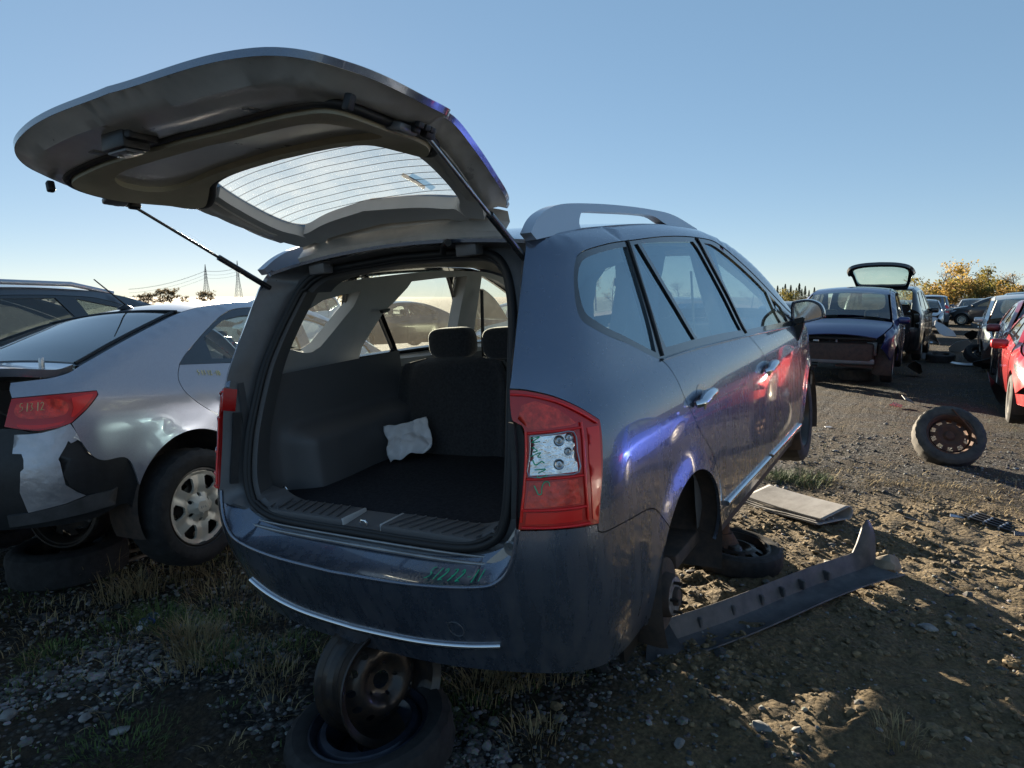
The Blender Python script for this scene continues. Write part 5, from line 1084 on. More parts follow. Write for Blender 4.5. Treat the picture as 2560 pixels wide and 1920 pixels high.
def set_paint(o, m):
    for ch in o.children_recursive:
        for sl in ch.material_slots:
            if sl.material and sl.material.name.startswith('paint_placeholder'): sl.link = 'OBJECT'; sl.material = m
def car(kind, label, cat, loc, rz, m, sc=(1, 1, 1), drop=(), tilt=(0, 0), group=None, name='parked_car'):
    """loc is the middle of the car on the ground; rz = 0 points it along +y"""
    src = TB if kind == 'box' else TS; B = VB if kind == 'box' else FB
    o = copy_tree(src); o.name = name; o['label'] = label; o['category'] = cat
    if group: o['group'] = group
    mw = Matrix.Translation(loc) @ Matrix.Rotation(rz, 4, 'Z') @ Matrix.Rotation(tilt[0], 4, 'X') @ Matrix.Rotation(tilt[1], 4, 'Y') @ Matrix.Diagonal((*sc, 1)) @ Matrix.Translation((0, -B.L / 2, 0))
    o.matrix_world = mw
    for ch in list(o.children_recursive):
        try: nm = ch.name.split('.')[0]
        except ReferenceError: continue
        if nm in drop:
            for g in list(ch.children_recursive): bpy.data.objects.remove(g)
            bpy.data.objects.remove(ch)
    set_paint(o, m)
    return o
PM = {k: paint('paint_' + k, c, metal=.5, rough=.3, dust=.12) for k, c in dict(navy=(.012, .022, .11), black=(.012, .013, .018), charcoal=(.04, .043, .05), silver=(.36, .38, .41), maroon=(.16, .012, .02), red=(.45, .012, .02), white=(.62, .61, .58), slate=(.12, .15, .20), blue=(.01, .05, .42), sand=(.35, .31, .24), palegreen=(.42, .47, .38)).items()}
PI = math.pi
# left of the saloon: long dark estate with silver roof rails
c1_ = car('box', 'dark estate car with long silver roof rails behind the grey saloon', 'car', (-5.35, 1.75, .08), R_(9), PM['charcoal'], (1, 1.06, .985), name='estate_car')
for sgn in (1, -1):
    tube('roof_rail', [(sgn * .62, .5, 1.60), (sgn * .63, .62, 1.675), (sgn * .64, 1.2, 1.69), (sgn * .645, 1.9, 1.675), (sgn * .65, 2.25, 1.60)], .022, M['silverplastic'], c1_, n=8)
# the row that faces the van, seen through its windows
c2_ = car('box', 'silver people carrier nose-on behind the van, bonnet in place', 'car', (-5.2, 17.5, 0), PI * .92, PM['slate'], (1, 1, .95), name='people_carrier')
c3_ = car('sedan', 'pale green saloon with its bonnet standing open', 'car', (-8.6, 15.0, 0), PI * .9, PM['palegreen'], drop=('bonnet',), name='saloon_car')
bo = top_strip('open_bonnet', FB, 3.23, 4.30, PM['palegreen'], c3_, nu=14)
bo.matrix_local = Matrix.Translation((0, 3.25, 1.0)) @ Matrix.Rotation(R_(62), 4, 'X') @ Matrix.Translation((0, -3.25, -1.0))
c4_ = car('sedan', 'dusty charcoal saloon parked beside the pale green one', 'car', (-12.6, 14.0, 0), PI * .9, PM['charcoal'], name='saloon_car')
c5_ = car('box', 'white van-like people carrier deep in the second row', 'car', (-16.5, 13.0, 0), PI, PM['white'], (1.02, 1, 1.02), name='people_carrier')
c6_ = car('sedan', 'sand coloured saloon in front of the saloons with open bonnet', 'car', (-2.2, 19.5, 0), 0, PM['sand'], name='saloon_car')
# right: navy hatchback without its front bumper, nose to the van
pb = at(2228, 975); navy = car('box', 'navy blue hatchback with its front bumper stripped off, nose on', 'car', (pb.x - .95, pb.y + 2.0, .10), PI, PM['navy'], (1.03, .95, 1.01), drop=('front_bumper', 'grille', 'headlamp', 'underbody'), tilt=(R_(-1.5), 0), name='hatchback_car')
for (x, y, z, sx, sy__, sz, m) in ((.56, 4.02, .62, .16, .06, .24, 'satin'), (.76, 3.95, .60, .10, .10, .26, 'black'), (-.56, 4.02, .62, .16, .06, .24, 'satin'), (-.74, 3.92, .58, .16, .10, .22, 'castiron'), (0, 3.80, .55, 1.05, .08, .42, 'black'), (.0, 4.16, .40, 1.25, .07, .09, 'satin'), (0, 4.02, .79, 1.25, .10, .045, 'black'), (.0, 4.06, .60, .035, .05, .36, 'satin'), (.34, 4.05, .74, .10, .05, .05, 'steel'), (-.30, 4.06, .30, .6, .05, .05, 'shardg'), (.48, 4.10, .27, .35, .20, .03, 'castiron')): box('radiator_support', (x, y, z), (sx, sy__, sz), M.get(m, M['castiron']), navy, bev=.012)
for x in (-.25, .25):
    fn_ = lathe('radiator_fan', [(0, .17), (.02, .175), (.03, .165), (.01, .16), (.01, .05), (.04, .04), (.04, 0)], M['trimdark'], navy, n=24, mw=Matrix.Translation((x, 3.86, .56)) @ Matrix.Rotation(R_(90), 4, 'Z'))
tube('coolant_hose', [(-.5, 3.95, .72), (-.3, 4.02, .60), (-.38, 4.05, .45), (-.2, 4.08, .36)], .022, M['rubber'], navy); tube('wiring', [(.1, 4.08, .76), (.25, 4.12, .62), (.18, 4.12, .5), (.4, 4.12, .42)], .012, M['rubber'], navy)
tube('wiper', [(.1, 3.40, 1.10), (-.35, 3.30, 1.14), (-.55, 3.25, 1.17)], .012, M['black'], navy)
# black SUV with its liftgate up
pk = (pb.x - .62, pb.y + 7.6)
suv = car('box', 'black off-roader with its empty liftgate frame raised, rear seats showing', 'car', (pk[0], pk[1], .05), R_(-2), PM['black'], (1.02, 1.0, 1.10), drop=('tailgate', 'tail_lamp'), name='off_roader')
def gx2(V):
    V = np.array(V, float).reshape(-1, 3); y = V[:, 1] - .44; z = V[:, 2] - 1.57; c, s = math.cos(R_(98)), math.sin(R_(98)); return np.stack([V[:, 0], .44 + c * y + s * z, 1.57 - s * y + c * z], 1)
gl2 = sym([(0, .80), (.4, .80), (.56, .84), (.60, 1.0), (.58, 1.3), (.52, 1.46), (.40, 1.50), (0, 1.50)])
lg = panel('liftgate', VB, gout, M['blackgloss'], suv, holes=[gl2], gap=0, skirt=.06, hskirt=.06, step=.06, xf=gx2); panel('liftgate_glass', VB, shrink(gl2, -.01), M['gshield'], lg, gap=0, off=-.02, skirt=0, step=.1, xf=gx2)
box('rear_bench', (0, 1.0, .75), (1.25, .2, .5), M['fabric'], suv, bev=.05); 
for x in (-.4, .4): headrest((x, 1.0, 1.12), suv, .28, .18, .12)
# farther cars down the aisle
def side_x(px, y): 
    d = _r * ((px - 1280) / FPX) + _f * 1.0; d = _r * ((px - 1280) / FPX) - _u * ((740 - 960) / FPX) + _f
    return CAM_LOC.x + d.x / d.y * (y - CAM_LOC.y)
c7_ = car('sedan', 'dark green-black saloon with its front door swung open', 'car', (side_x(2300, 21) - .9, 21.5, .05), 0, PM['black'], name='saloon_car')
def open_door(c, B, side, ang, m, hinge_y=3.1, frame=True):
    top_, bl_ = (f_dtop, f_belt)
    q = path([(2.70, 1.028), (2.72, .6), (2.75, .30)], [(2.75, .30), (3.72, .30)], [(3.72, .30), (3.74, .7), (3.70, .99)], [(3.70, .99), (3.45, 1.16), (3.15, 1.28), (2.9, 1.36), (2.70, 1.385)], [(2.70, 1.385), (2.70, 1.028)])
    wn = path([(2.76, 1.05), (3.60, 1.02)], [(3.60, 1.02), (3.40, 1.14), (3.15, 1.235), (2.92, 1.315), (2.77, 1.345)], [(2.77, 1.345), (2.76, 1.05)])
    d = panel('open_door', FB, q, m, c, holes=[wn], side=side, gap=.003, skirt=.05, hskirt=.03, step=.07); panel('door_glass', FB, wn, M['gdusty'], d, side=side, gap=-.003, off=-.02, skirt=0, step=.1)
    H = Matrix.Translation((side * .87, hinge_y, 0)); d.matrix_local = H @ Matrix.Rotation(side * ang, 4, 'Z') @ H.inverted(); return d
open_door(c7_, FB, 1, -R_(58), PM['black'])
c8_ = car('sedan', 'maroon saloon behind the one with the open door', 'car', (side_x(2305, 29) - .7, 29, 0), 0, PM['maroon'], name='saloon_car')
c9_ = car('sedan', 'small silver-blue car farther down the aisle', 'car', (side_x(2345, 36) - .55, 36, 0), PI, PM['silver'], name='small_car')
c10 = car('box', 'slate blue estate at the far end of the aisle', 'car', (side_x(2362, 44) - .6, 44, 0), 0, PM['slate'], name='estate_car')
c11 = car('sedan', 'dark car with a big door standing open across the aisle', 'car', (side_x(2500, 27) + .9, 27.5, 0), 0, PM['charcoal'], name='saloon_car')
open_door(c11, FB, -1, -R_(66), PM['charcoal'], 3.3)
c12 = car('box', 'white hatchback with its whole front torn away', 'car', (side_x(2455, 16) + 1.0, 18.0, .05), PI, PM['white'], (1, .95, .96), drop=('front_bumper', 'grille', 'headlamp', 'bonnet'), name='hatchback_car')
c13 = car('sedan', 'dark red saloon with missing front bumper beside the white hatchback', 'car', (side_x(2508, 11.5) + .95, 13.6, .05), PI, PM['maroon'], (1, 1, 1.04), drop=('front_bumper', 'grille'), name='saloon_car')
c14 = car('sedan', 'bright red car cut off by the edge of the picture', 'car', (side_x(2536, 8.4) + .95, 10.5, .0), PI, PM['red'], drop=(), name='small_car')
del c14['label']; c14['label'] = 'bright red car with dark grille, nearest of the red ones'
c15 = car('box', 'dark people carrier with roof bars behind the white hatchback', 'car', (side_x(2505, 32) + 1.5, 33, 0), PI, PM['black'], (1, 1, 1.08), name='people_carrier')
c18 = car('box', 'black people carrier with tilted nose right behind the white hatchback', 'car', (side_x(2470, 23) + 1.2, 24.2, .02), PI, PM['black'], (1, 1, 1.03), drop=('front_bumper', 'grille'), name='people_carrier')
c19 = car('sedan', 'silver saloon wreck beyond the maroon saloon, missing its bonnet', 'car', (side_x(2385, 46) + 1.0, 47, 0), PI, PM['silver'], drop=('bonnet',), name='saloon_car')
c20 = car('sedan', 'faded blue saloon closing the far end of the aisle', 'car', (side_x(2425, 52) + .5, 53, 0), R_(70), PM['slate'], name='saloon_car')
c21 = car('box', 'dusty charcoal people carrier standing across the far end of the aisle', 'car', (side_x(2465, 44) + .5, 45, 0), R_(80), PM['charcoal'], name='people_carrier')
# off to the right of the van, mirrored in its flank
c16 = car('sedan', 'bright blue saloon parked across the track, mirrored in the van', 'car', (4.35, 5.7, 0), R_(3), PM['blue'], name='saloon_car')
c17 = car('box', 'silver people carrier parked behind the bright blue saloon', 'car', (5.7, .1, 0), R_(-3), PM['silver'], name='people_carrier')
for o in (TB, TS):
    for ch in list(o.children_recursive): bpy.data.objects.remove(ch)
    bpy.data.objects.remove(o)
# ------------------------------------------------------------------ loose things on the ground
def lying(name, label, cat, loc, tilt, R, rim, wdt, m_t, m_r, group=None):
    t = thing(name, label, cat, mw=Matrix.Translation(loc) @ tilt @ Matrix.Rotation(R_(-90), 4, 'Y'), group=group)
    ty, rm = wheel('w', Vector((0, 0, 0)), R=R, rim=rim, wdt=wdt, parent=t, m_t=m_t, m_r=m_r); return t
def standing(name, label, cat, loc, face, lean, R, rim, wdt, m_t, m_r):
    """face: azimuth the outer side looks to; lean: backwards tilt"""
    t = thing(name, label, cat, mw=Matrix.Translation(loc) @ Matrix.Rotation(face, 4, 'Z') @ Matrix.Rotation(-lean, 4, 'Y'))
    wheel('w', Vector((0, 0, 0)), R=R, rim=rim, wdt=wdt, parent=t, m_t=m_t, m_r=m_r); return t
# under the van's bumper: bare rim standing on a tyred space-saver
w1 = thing('spare_wheel', 'dark blue space-saver wheel lying flat, the bare rim standing in its dish', 'wheel', mw=Matrix.Translation((.085, .145, .085)) @ Matrix.Rotation(R_(6), 4, 'X') @ Matrix.Rotation(R_(-4), 4, 'Y') @ Matrix.Rotation(R_(90), 4, 'Y'))
wheel('w', Vector((0, 0, 0)), R=.295, rim=.205, wdt=.15, parent=w1, m_t=M['tyre'], m_r=M['bluesteel'])
lathe('wheel_dish', [(.0, .192), (-.035, .186), (-.055, .170), (-.058, .150), (-.03, .128), (.02, .115)], M['bluesteel'], w1, n=48)
rimt = thing('bare_steel_rim', 'bare black steel rim standing upright under the van bumper', 'wheel rim', mw=Matrix.Translation((.065, .215, .262)) @ Matrix.Rotation(R_(-14), 4, 'Z') @ Matrix.Rotation(R_(-9), 4, 'Y'))
pf_ = [(-.10, .206), (-.094, .210), (-.086, .205), (-.080, .190), (-.055, .184), (-.040, .168), (.0, .166), (.03, .180), (.072, .186), (.080, .202), (.088, .208), (.093, .204), (.086, .196), (.074, .180), (.03, .174), (.0, .160), (-.04, .162), (-.075, .178), (-.09, .198), (-.10, .206)]
lathe('rim_barrel', pf_, M['blacksteel'], rimt, n=64, ang=30)
oD = [np.array((.168 * math.cos(a), .168 * math.sin(a))) for a in np.linspace(0, 2 * math.pi, 61)[:-1]]
hD = [[np.array((.032 * math.cos(a), .032 * math.sin(a))) for a in np.linspace(0, -6.283, 21)[:-1]]]
for i in range(12):
    a0 = 2 * math.pi * i / 12; hD.append([np.array((.128 * math.cos(a0) + .014 * math.cos(q) * 1, .128 * math.sin(a0) + .014 * math.sin(q))) for q in np.linspace(0, -6.283, 11)[:-1]])
for i in range(5):
    a0 = 2 * math.pi * i / 5; hD.append([np.array((.057 * math.cos(a0) + .0075 * math.cos(q), .057 * math.sin(a0) + .0075 * math.sin(q))) for q in np.linspace(0, -6.283, 9)[:-1]])
uv, T, lo = tri2d(oD, hD, .018)
rr_ = np.hypot(uv[:, 0], uv[:, 1]); xx_ = .005 + .030 * sstep(.05, .085, rr_) - .045 * sstep(.10, .165, rr_)
mesh('rim_disc', np.stack([xx_, uv[:, 0], uv[:, 1]], 1), [tuple(t) for t in T], M['blacksteel'], rimt)
# under the sill: flat tyre with a rusty axle stub on it
p = at(1832, 1385, .05)
w2 = lying('spare_wheel', 'flat space-saver wheel on the dirt under the van sill', 'wheel', (at(1835, 1385, .06).x, at(1835, 1385, .06).y, .075), Matrix.Rotation(R_(4), 4, 'Y'), .285, .205, .125, M['tyre'], M['blacksteel'])
stb = thing('rusty_axle_stand', 'rusty iron column propping up the van sill', 'axle stand', (at(1800, 1370, .06).x, at(1800, 1370, .06).y, .07))
lathe('base', [(0, 0), (0, .125), (.02, .125), (.05, .10), (.10, .07), (.10, .0)], M['rust'], stb, n=28, axis='Z'); tube('column', [(0, 0, .08), (-.02, .01, .50)], [.055, .05], M['rust'], stb, n=16)
# wheel leaning on nothing at the track
p = at(2365, 1160); w3 = standing('car_wheel', 'worn tyre with a split bead lying tilted on the gravel track', 'wheel', (p.x, p.y + .12, .245), R_(-75), R_(33), .315, .205, .20, M['tyredust'], M['rust'])
tube('torn_bead', [(.11, .03, .26), (.125, .08, .17), (.10, .13, .12), (.12, .16, .05), (.10, .21, -.02), (.12, .20, -.10)], .008, M['rust'], w3, n=6)
# the sedan's rear props
p = at(75, 1470, 0.); q = at(70, 1385, .28)
w4 = lying('car_wheel', 'muddy wheel lying flat under the grey saloon bumper', 'wheel', (p.x - .02, p.y + .22, .10), Matrix.Rotation(R_(-3), 4, 'Y'), .31, .2, .20, M['tyre'], M['blacksteel'])
w5 = standing('steel_wheel', 'black steel wheel standing on the muddy wheel under the saloon', 'wheel', (p.x + .03, p.y + .24, .405), R_(-62), R_(8), .225, .19, .17, M['blacksteel'], M['blacksteel'])
# sill cover torn off the van, lying hollow side up
A = at(1680, 1620) + Vector((0, 0, .035)); Bv = at(2200, 1440) + Vector((0, 0, .05)); ax = (Bv - A); Ln = ax.length; ax.normalize(); sv = Vector((ax.y, -ax.x, 0))
M['sillplast'] = mat('dusty_black_sill_plastic', (.030, .032, .038), .55, col2=(.085, .082, .085), noise_s=9, bump=.2, bump_s=60, bump_d=.002)
sill = thing('sill_cover', 'black plastic sill cover torn off the van, lying hollow side up', 'car part', (A.x, A.y, gz(A.x, A.y)))
prof = [(-.075, .105), (-.070, .108), (-.045, .055), (-.030, .018), (.0, .006), (.07, .004), (.115, .018), (.118, .012), (.07, -.004), (-.005, -.003), (-.040, .012), (-.054, .050), (-.078, .100)]
cv = []
for i in range(41):
    t = i / 40; c0 = ax * (Ln * t); bend = .012 * math.sin(t * math.pi * 2.2); w_ = 1 + .18 * sstep(.86, 1, t); k_ = []
    for (a, b) in prof:
        up = b * w_ + (.16 * sstep(.90, .97, t) * (1 - sstep(.985, 1.0, t) * .2) if a < -.04 else 0) + .03 * t
        k_.append(tuple(c0 + sv * (a * w_ + bend) + Vector((0, 0, up + .004))))
    cv.append(k_)
strip('channel', [[c[j] for c in cv] for j in range(len(prof))] + [[c[0] for c in cv]], M['sillplast'], sill, ang=35)
for i, t in enumerate((.13, .27, .40, .50, .60, .73)):
    c0 = ax * (Ln * t) + sv * -.045 + Vector((0, 0, .055 + .03 * t)); bm = rbox(Vector((0, 0, 0)), (.045, .018, .050), .004, 1); bmesh.ops.transform(bm, matrix=Matrix.Translation(c0) @ Matrix((( sv.x, ax.x, 0, 0), (sv.y, ax.y, 0, 0), (0, 0, 1, 0), (0, 0, 0, 1))), verts=bm.verts); bm_obj('clip_rib', bm, M['sillplast'], sill)
tip = ax * .02
mesh('end_flap', [tuple(tip + sv * a + ax * -b + Vector((0, 0, c))) for a, b, c in ((-.06, 0, .11), (.05, 0, .02), (.10, .16, .005), (.02, .20, .0), (-.08, .10, .05))], [(0, 1, 2, 3, 4)], M['sillplast'], sill)
for (a, t, z) in ((-.072, .985, .235), (-.055, .955, .22), (.09, .975, .06)):
    c0 = ax * (Ln * t) + sv * (a * 1.2 + .008) + Vector((0, 0, z)); tube('bolt_hole', [tuple(c0), tuple(c0 + sv * .006)], .007, M['sillmetal'], sill, n=8)
# the rag in the load bay
def rag(u, v):
    x = (u - .5) * .20; y = (v - .5) * .17; p = Vector((u * 1.9, v * 1.9, 1.7))
    f = .060 * abs(noise.noise(p)) + .018 * abs(noise.noise(p * 2.4 + Vector((1, 2, 3)))) - .030 * abs(u + v - 1.05) + .05 * max(0, v - .55)
    return (x + .018 * noise.noise(p * 1.3) - .02 * (v - .5), y + .018 * noise.noise(p * 1.3 + Vector((4, 4, 4))) + .03 * (u - .5), .02 + f)
rg_ = grid('white_rag', rag, 34, 34, M['cloth'], ang=32); sm_ = rg_.modifiers.new('thick', 'SOLIDIFY'); sm_.thickness = .004
rg_.matrix_world = VAN_MW @ Matrix.Translation((-.44, .93, .752)) @ Matrix.Rotation(R_(35), 4, 'Z') @ Matrix.Rotation(R_(48), 4, 'X')
tag(rg_, 'crumpled white cloth thrown against the rear seat back in the load bay', 'cloth')
# floor mat, half rolled over
MA = Vector((.58, 3.62, 0)); M['matgrey'] = mat('grey_rubber_floor_mat', (.34, .33, .32), .8, col2=(.22, .21, .20), noise_s=9, bump=.4, bump_s=200, bump_d=.003)
mats = thing('floor_mat', 'grey car floor mat curled over on the dirt beside the van', 'mat', (*at(1990, 1275).xy, gz(*at(1990, 1275).xy)))
mats.rotation_euler = (0, 0, R_(-32))
def matf(u, v):
    # v across 0..1: flat ribbed part, then it rolls over itself
    x = (u - .5) * .72; s = v * .70
    if s < .30: y, z = -.20 + s, .012 + .010 * math.sin(x * 6)
    elif s < .30 + math.pi * .045: a = (s - .30) / .045; y, z = .10 + .045 * math.sin(a), .012 + .045 * (1 - math.cos(a))
    else: y, z = .10 - (s - .30 - math.pi * .045), .102 - .06 * (s - .44) / .26
    return (x, y + .05 * x, z + .03 * (u - .2) ** 2)
ms_ = grid('mat_sheet', matf, 30, 60, M['matgrey'], mats, ang=60); q_ = ms_.modifiers.new('thick', 'SOLIDIFY'); q_.thickness = .008
for k in range(5):
    y = -.19 + .045 * k; tube('mat_rib', [(x, y + .05 * x, .024 + .010 * math.sin(x * 6) + .03 * (x / .72 + .3) ** 2) for x in np.linspace(-.34, .33, 16)], .007, M['matgrey'], mats, n=6)
for k in range(9):
    x = .20 + .016 * k; tube('mat_rib', [(x, -.20 + .05 * x, .026), (x, .02 + .05 * x, .026)], .004, M['matgrey'], mats, n=5)
# stones big enough to trip on
def rock(label, px, py, s, seed, m=None, pos=None):
    r = np.random.default_rng(seed); b = bmesh.new(); bmesh.ops.create_icosphere(b, subdivisions=3, radius=1)
    for v in b.verts:
        d = v.co.normalized(); k = 1 + .22 * noise.noise(d * 1.6 + Vector((seed, 0, 0))) + .10 * noise.noise(d * 4 + Vector((0, seed, 0))); c = d * k
        for a in range(7):
            rg2 = random.Random(seed * 31 + a); nn = Vector((rg2.gauss(0, 1), rg2.gauss(0, 1), rg2.gauss(0, 1))).normalized(); e = c.dot(nn) - .62
            if e > 0: c -= nn * e
        v.co = Vector((c.x * s[0], c.y * s[1], c.z * s[2]))
    p = pos or at(px, py); o = bm_obj('stone', b, m or M['rockm'], None, ang=25); o.location = (p[0], p[1], gz(p[0], p[1]) + s[2] * .45); o.rotation_euler = (0, 0, seed * 1.3); tag(o, label, 'stone'); return o
M['rockm'] = mat('grey_brown_stone', (.14, .115, .085), .9, col2=(.26, .22, .17), noise_s=8, bump=.5, bump_s=30, bump_d=.006)
M['rockp'] = mat('pale_limestone', (.12, .12, .118), .9, col2=(.26, .26, .25), noise_s=14, bump=.5, bump_s=60, bump_d=.004)
rock('large brown stone under the raised end of the sill cover', 2215, 1430, (.13, .09, .085), 3)
for i, (px, py, s, lb) in enumerate(((2320, 1570, .055, 'pale slab of stone in the shadow beyond the sill cover'), (2370, 1530, .03, 'small pale stone beside the pale slab'), (1900, 1825, .05, 'rounded pale stone at the edge of the gravel near the bumper'), (1990, 1830, .028, 'little pale stone next to the rounded one'), (215, 1790, .040, 'pale angular stone among gravel and grass'), (160, 1735, .030, 'small pale stone left of the grass patch'), (230, 1770, .022, 'tiny pale stone touching the angular stone'), (560, 1390, .026, 'pale pebble under the corner of the van bumper'), (585, 1525, .022, 'grey pebble below the chrome bumper strip'), (20, 1790, .05, 'dark grey slab at the yard edge'), (300, 1815, .045, 'flat pale slab pressed into the gravel'), (690, 1860, .022, 'white chip of stone beside the space-saver wheel'), (1480, 1770, .025, 'pale chip of stone behind the mud flap'), (1700, 1870, .035, 'pale stone between the van and the dirt'))):
    rock(lb, px, py, (s * .95, s * .62, s * .34), 10 + i, M['rockp'])
# crushed water bottle
M['pet'] = glass('clear_blue_plastic_bottle', (.80, .88, .95), .35, (.55, .65, .85), dscale=60.)
bt = thing('plastic_bottle', 'crushed clear plastic bottle with a blue band lying in grass', 'bottle', (*at(370, 1562).xy, gz(*at(370, 1562).xy) + .022), (0, 0, R_(-60)))
V, F = lathe_data([(-.075, 0), (-.075, .022), (-.068, .030), (-.03, .031), (-.028, .029), (.0, .031), (.03, .030), (.055, .018), (.065, .012), (.08, .012), (.08, 0)], 24, 'X')
V = [(x * .8, y * 1.15, z * .62 + .006 * math.sin(x * 80)) for x, y, z in V]; mesh('bottle_shell', V, F, M['pet'], bt); V2, F2 = lathe_data([(-.012, .0315), (.012, .0318)], 24, 'X'); mesh('bottle_band', [(x * .8, y * 1.17, z * .64 + .006 * math.sin(x * 80)) for x, y, z in V2], F2, mat('blue_label', (.02, .08, .45), .4), bt)
V, F = lathe_data([(.078, 0), (.078, .0135), (.092, .0135), (.092, 0)], 16, 'X'); mesh('bottle_cap', [(x * .8, y, z * .8) for x, y, z in V], F, mat('white_cap', (.6, .64, .7), .5), bt)
# two weathered laths
M['wood'] = mat('weathered_wood', (.16, .12, .08), .85, col2=(.30, .24, .17), noise_s=20)
for i, (a, b, lb) in enumerate((((225, 1412), (395, 1372), 'weathered wooden lath lying behind the sedan wheel, the longer one'), ((290, 1420), (400, 1385), 'short weathered wooden lath beside the longer one'))):
    p, q = at(*a), at(*b); d = q - p; o = box('wooden_lath', (0, 0, 0), (d.length, .035, .014), M['wood'], None, bev=.003); o.location = (p + q) / 2 + Vector((0, 0, gz((p.x + q.x) / 2, (p.y + q.y) / 2) + .016)); o.rotation_euler = (0, 0, math.atan2(d.y, d.x)); tag(o, lb, 'wood')
# shards of trim out on the track
M['shardd'] = mat('broken_black_trim', (.02, .02, .022), .5); M['shardw'] = mat('broken_white_plastic', (.5, .5, .5), .5); M['amber'] = mat('amber_lens', (.65, .12, .01), .2, coat=1.); M['shards'] = mat('broken_silver_plastic', (.35, .37, .40), .35, metal=.4)
def shard(label, px, py, poly, m, h=.03, tilt=8, rz=0, name='broken_trim'):
    p = at(px, py); pl = [(a, b) for a, b in poly]; o = prism(name, pl, .006, m, None, bev=0.); bm = bmesh.new(); bm.from_mesh(o.data); bmesh.ops.subdivide_edges(bm, edges=bm.edges, cuts=3, use_grid_fill=True)
    for v in bm.verts: v.co.z += .35 * (v.co.x ** 2) - .12 * v.co.y ** 2
    bm.to_mesh(o.data); bm.free(); o.location = (p.x, p.y, gz(p.x, p.y) + h); o.rotation_euler = (R_(tilt), R_(tilt * .6), rz); tag(o, label, 'car part'); return o
gr = thing('broken_grille', 'broken black grille piece with a chrome bar on the dirt', 'car part', (*at(2470, 1310).xy, gz(*at(2470, 1310).xy) + .02), (R_(6), R_(4), R_(-28)))
for k in range(4): box('grille_bar', (0, -.06 + .04 * k, .012), (.34 - .03 * k, .016, .018), M['shardd'], gr, bev=.004)
for k in range(3): box('grille_rib', (-.10 + .10 * k, 0, .008), (.016, .14, .022), M['shards'], gr, bev=.003)
shard('small curled silver trim shard near the broken grille', 2390, 1300, [(-.05, -.02), (.05, -.015), (.06, .01), (-.03, .03)], M['shards'], .02, 10, .4)
shard('thin dark trim shard lying on open dirt', 2290, 1305, [(-.09, -.012), (.08, -.008), (.09, .006), (-.06, .014)], M['shardd'], .015, 4, -.3)
shard('dark bent trim shard beside the grille piece', 2545, 1345, [(-.08, -.03), (.06, -.03), (.08, .01), (.0, .03)], M['shardd'], .03, 12, .9)
shard('orange lens shard on the shaded track', 2238, 1020, [(-.09, -.06), (.07, -.05), (.10, .03), (-.02, .07)], M['amber'], .04, 20, .2)
shard('black bumper shard beside the orange lens', 2268, 1012, [(-.12, -.05), (.10, -.06), (.12, .05), (-.04, .10)], M['shardd'], .06, 30, 1.0)
shard('pale undertray panel lying on the track', 2405, 915, [(-.30, -.15), (.28, -.12), (.34, .10), (-.15, .18)], M['shards'], .05, 6, .3)
shard('white flake of plastic on the gravel track', 2070, 1068, [(-.05, -.03), (.05, -.02), (.04, .03), (-.04, .02)], M['shardw'], .015, 5, .7)
shard('grey metal scrap under the navy hatchback', 2125, 935, [(-.20, -.08), (.22, -.06), (.18, .10), (-.16, .08)], M['shards'], .05, 8, .5)
for i, (px, py, rz, lb) in enumerate(((2350, 905, .4, 'dark wheel lying by the off-roader rear corner'), (2445, 910, -.3, 'dark wheel lying in the aisle by the stripped cars'), (2140, 950, 0, 'tyre lying flat under the navy hatchback'))):
    p = at(px, py); lying('car_wheel', lb, 'wheel', (p.x, p.y, .11), Matrix.Rotation(R_(6 if i < 2 else 0), 4, 'X') @ Matrix.Rotation(rz, 4, 'Z'), .32, .2, .2, M['tyre'] if i < 2 else M['tyredust'], M['blacksteel']) if i != 1 else standing('car_wheel', lb, 'wheel', (p.x, p.y, .22), R_(-60), R_(52), .32, .2, .2, M['tyre'], M['blacksteel'])
shard('torn black wing liner standing in the aisle', 2500, 900, [(-.4, -.2), (.35, -.25), (.5, .2), (.1, .35), (-.3, .1)], M['shardd'], .3, 70, .3, 'wing_liner')
shard('fallen blue-black door skin beside the navy hatchback', 2270, 880, [(-.45, -.3), (.4, -.3), (.45, .2), (.0, .35), (-.4, .2)], PM['black'], .3, 75, -1.1, 'door_skin')
shard('blue-black mirror housing lying near the door skin', 2310, 875, [(-.2, -.08), (.2, -.08), (.22, .06), (-.18, .08)], PM['slate'], .25, 15, .2, 'mirror_housing')
M['foam'] = mat('torn_white_foam', (.62, .60, .52), .9)
for i, (px, py, lb) in enumerate(((2470, 858, 'pale torn bumper bar dangling from the white hatchback'), (2497, 862, 'pale strap hanging beside the torn bumper bar'))):
    p = at(px, py + 8); o = tube('torn_bumper_bar', [(p.x, p.y, .12), (p.x - .10, p.y + .05, .22), (p.x - .02, p.y + .1, .55), (p.x + .05, p.y + .2, .85)], [.05, .06, .05, .04], M['foam'], None, n=8, flat=.5); tag(o, lb, 'car part')

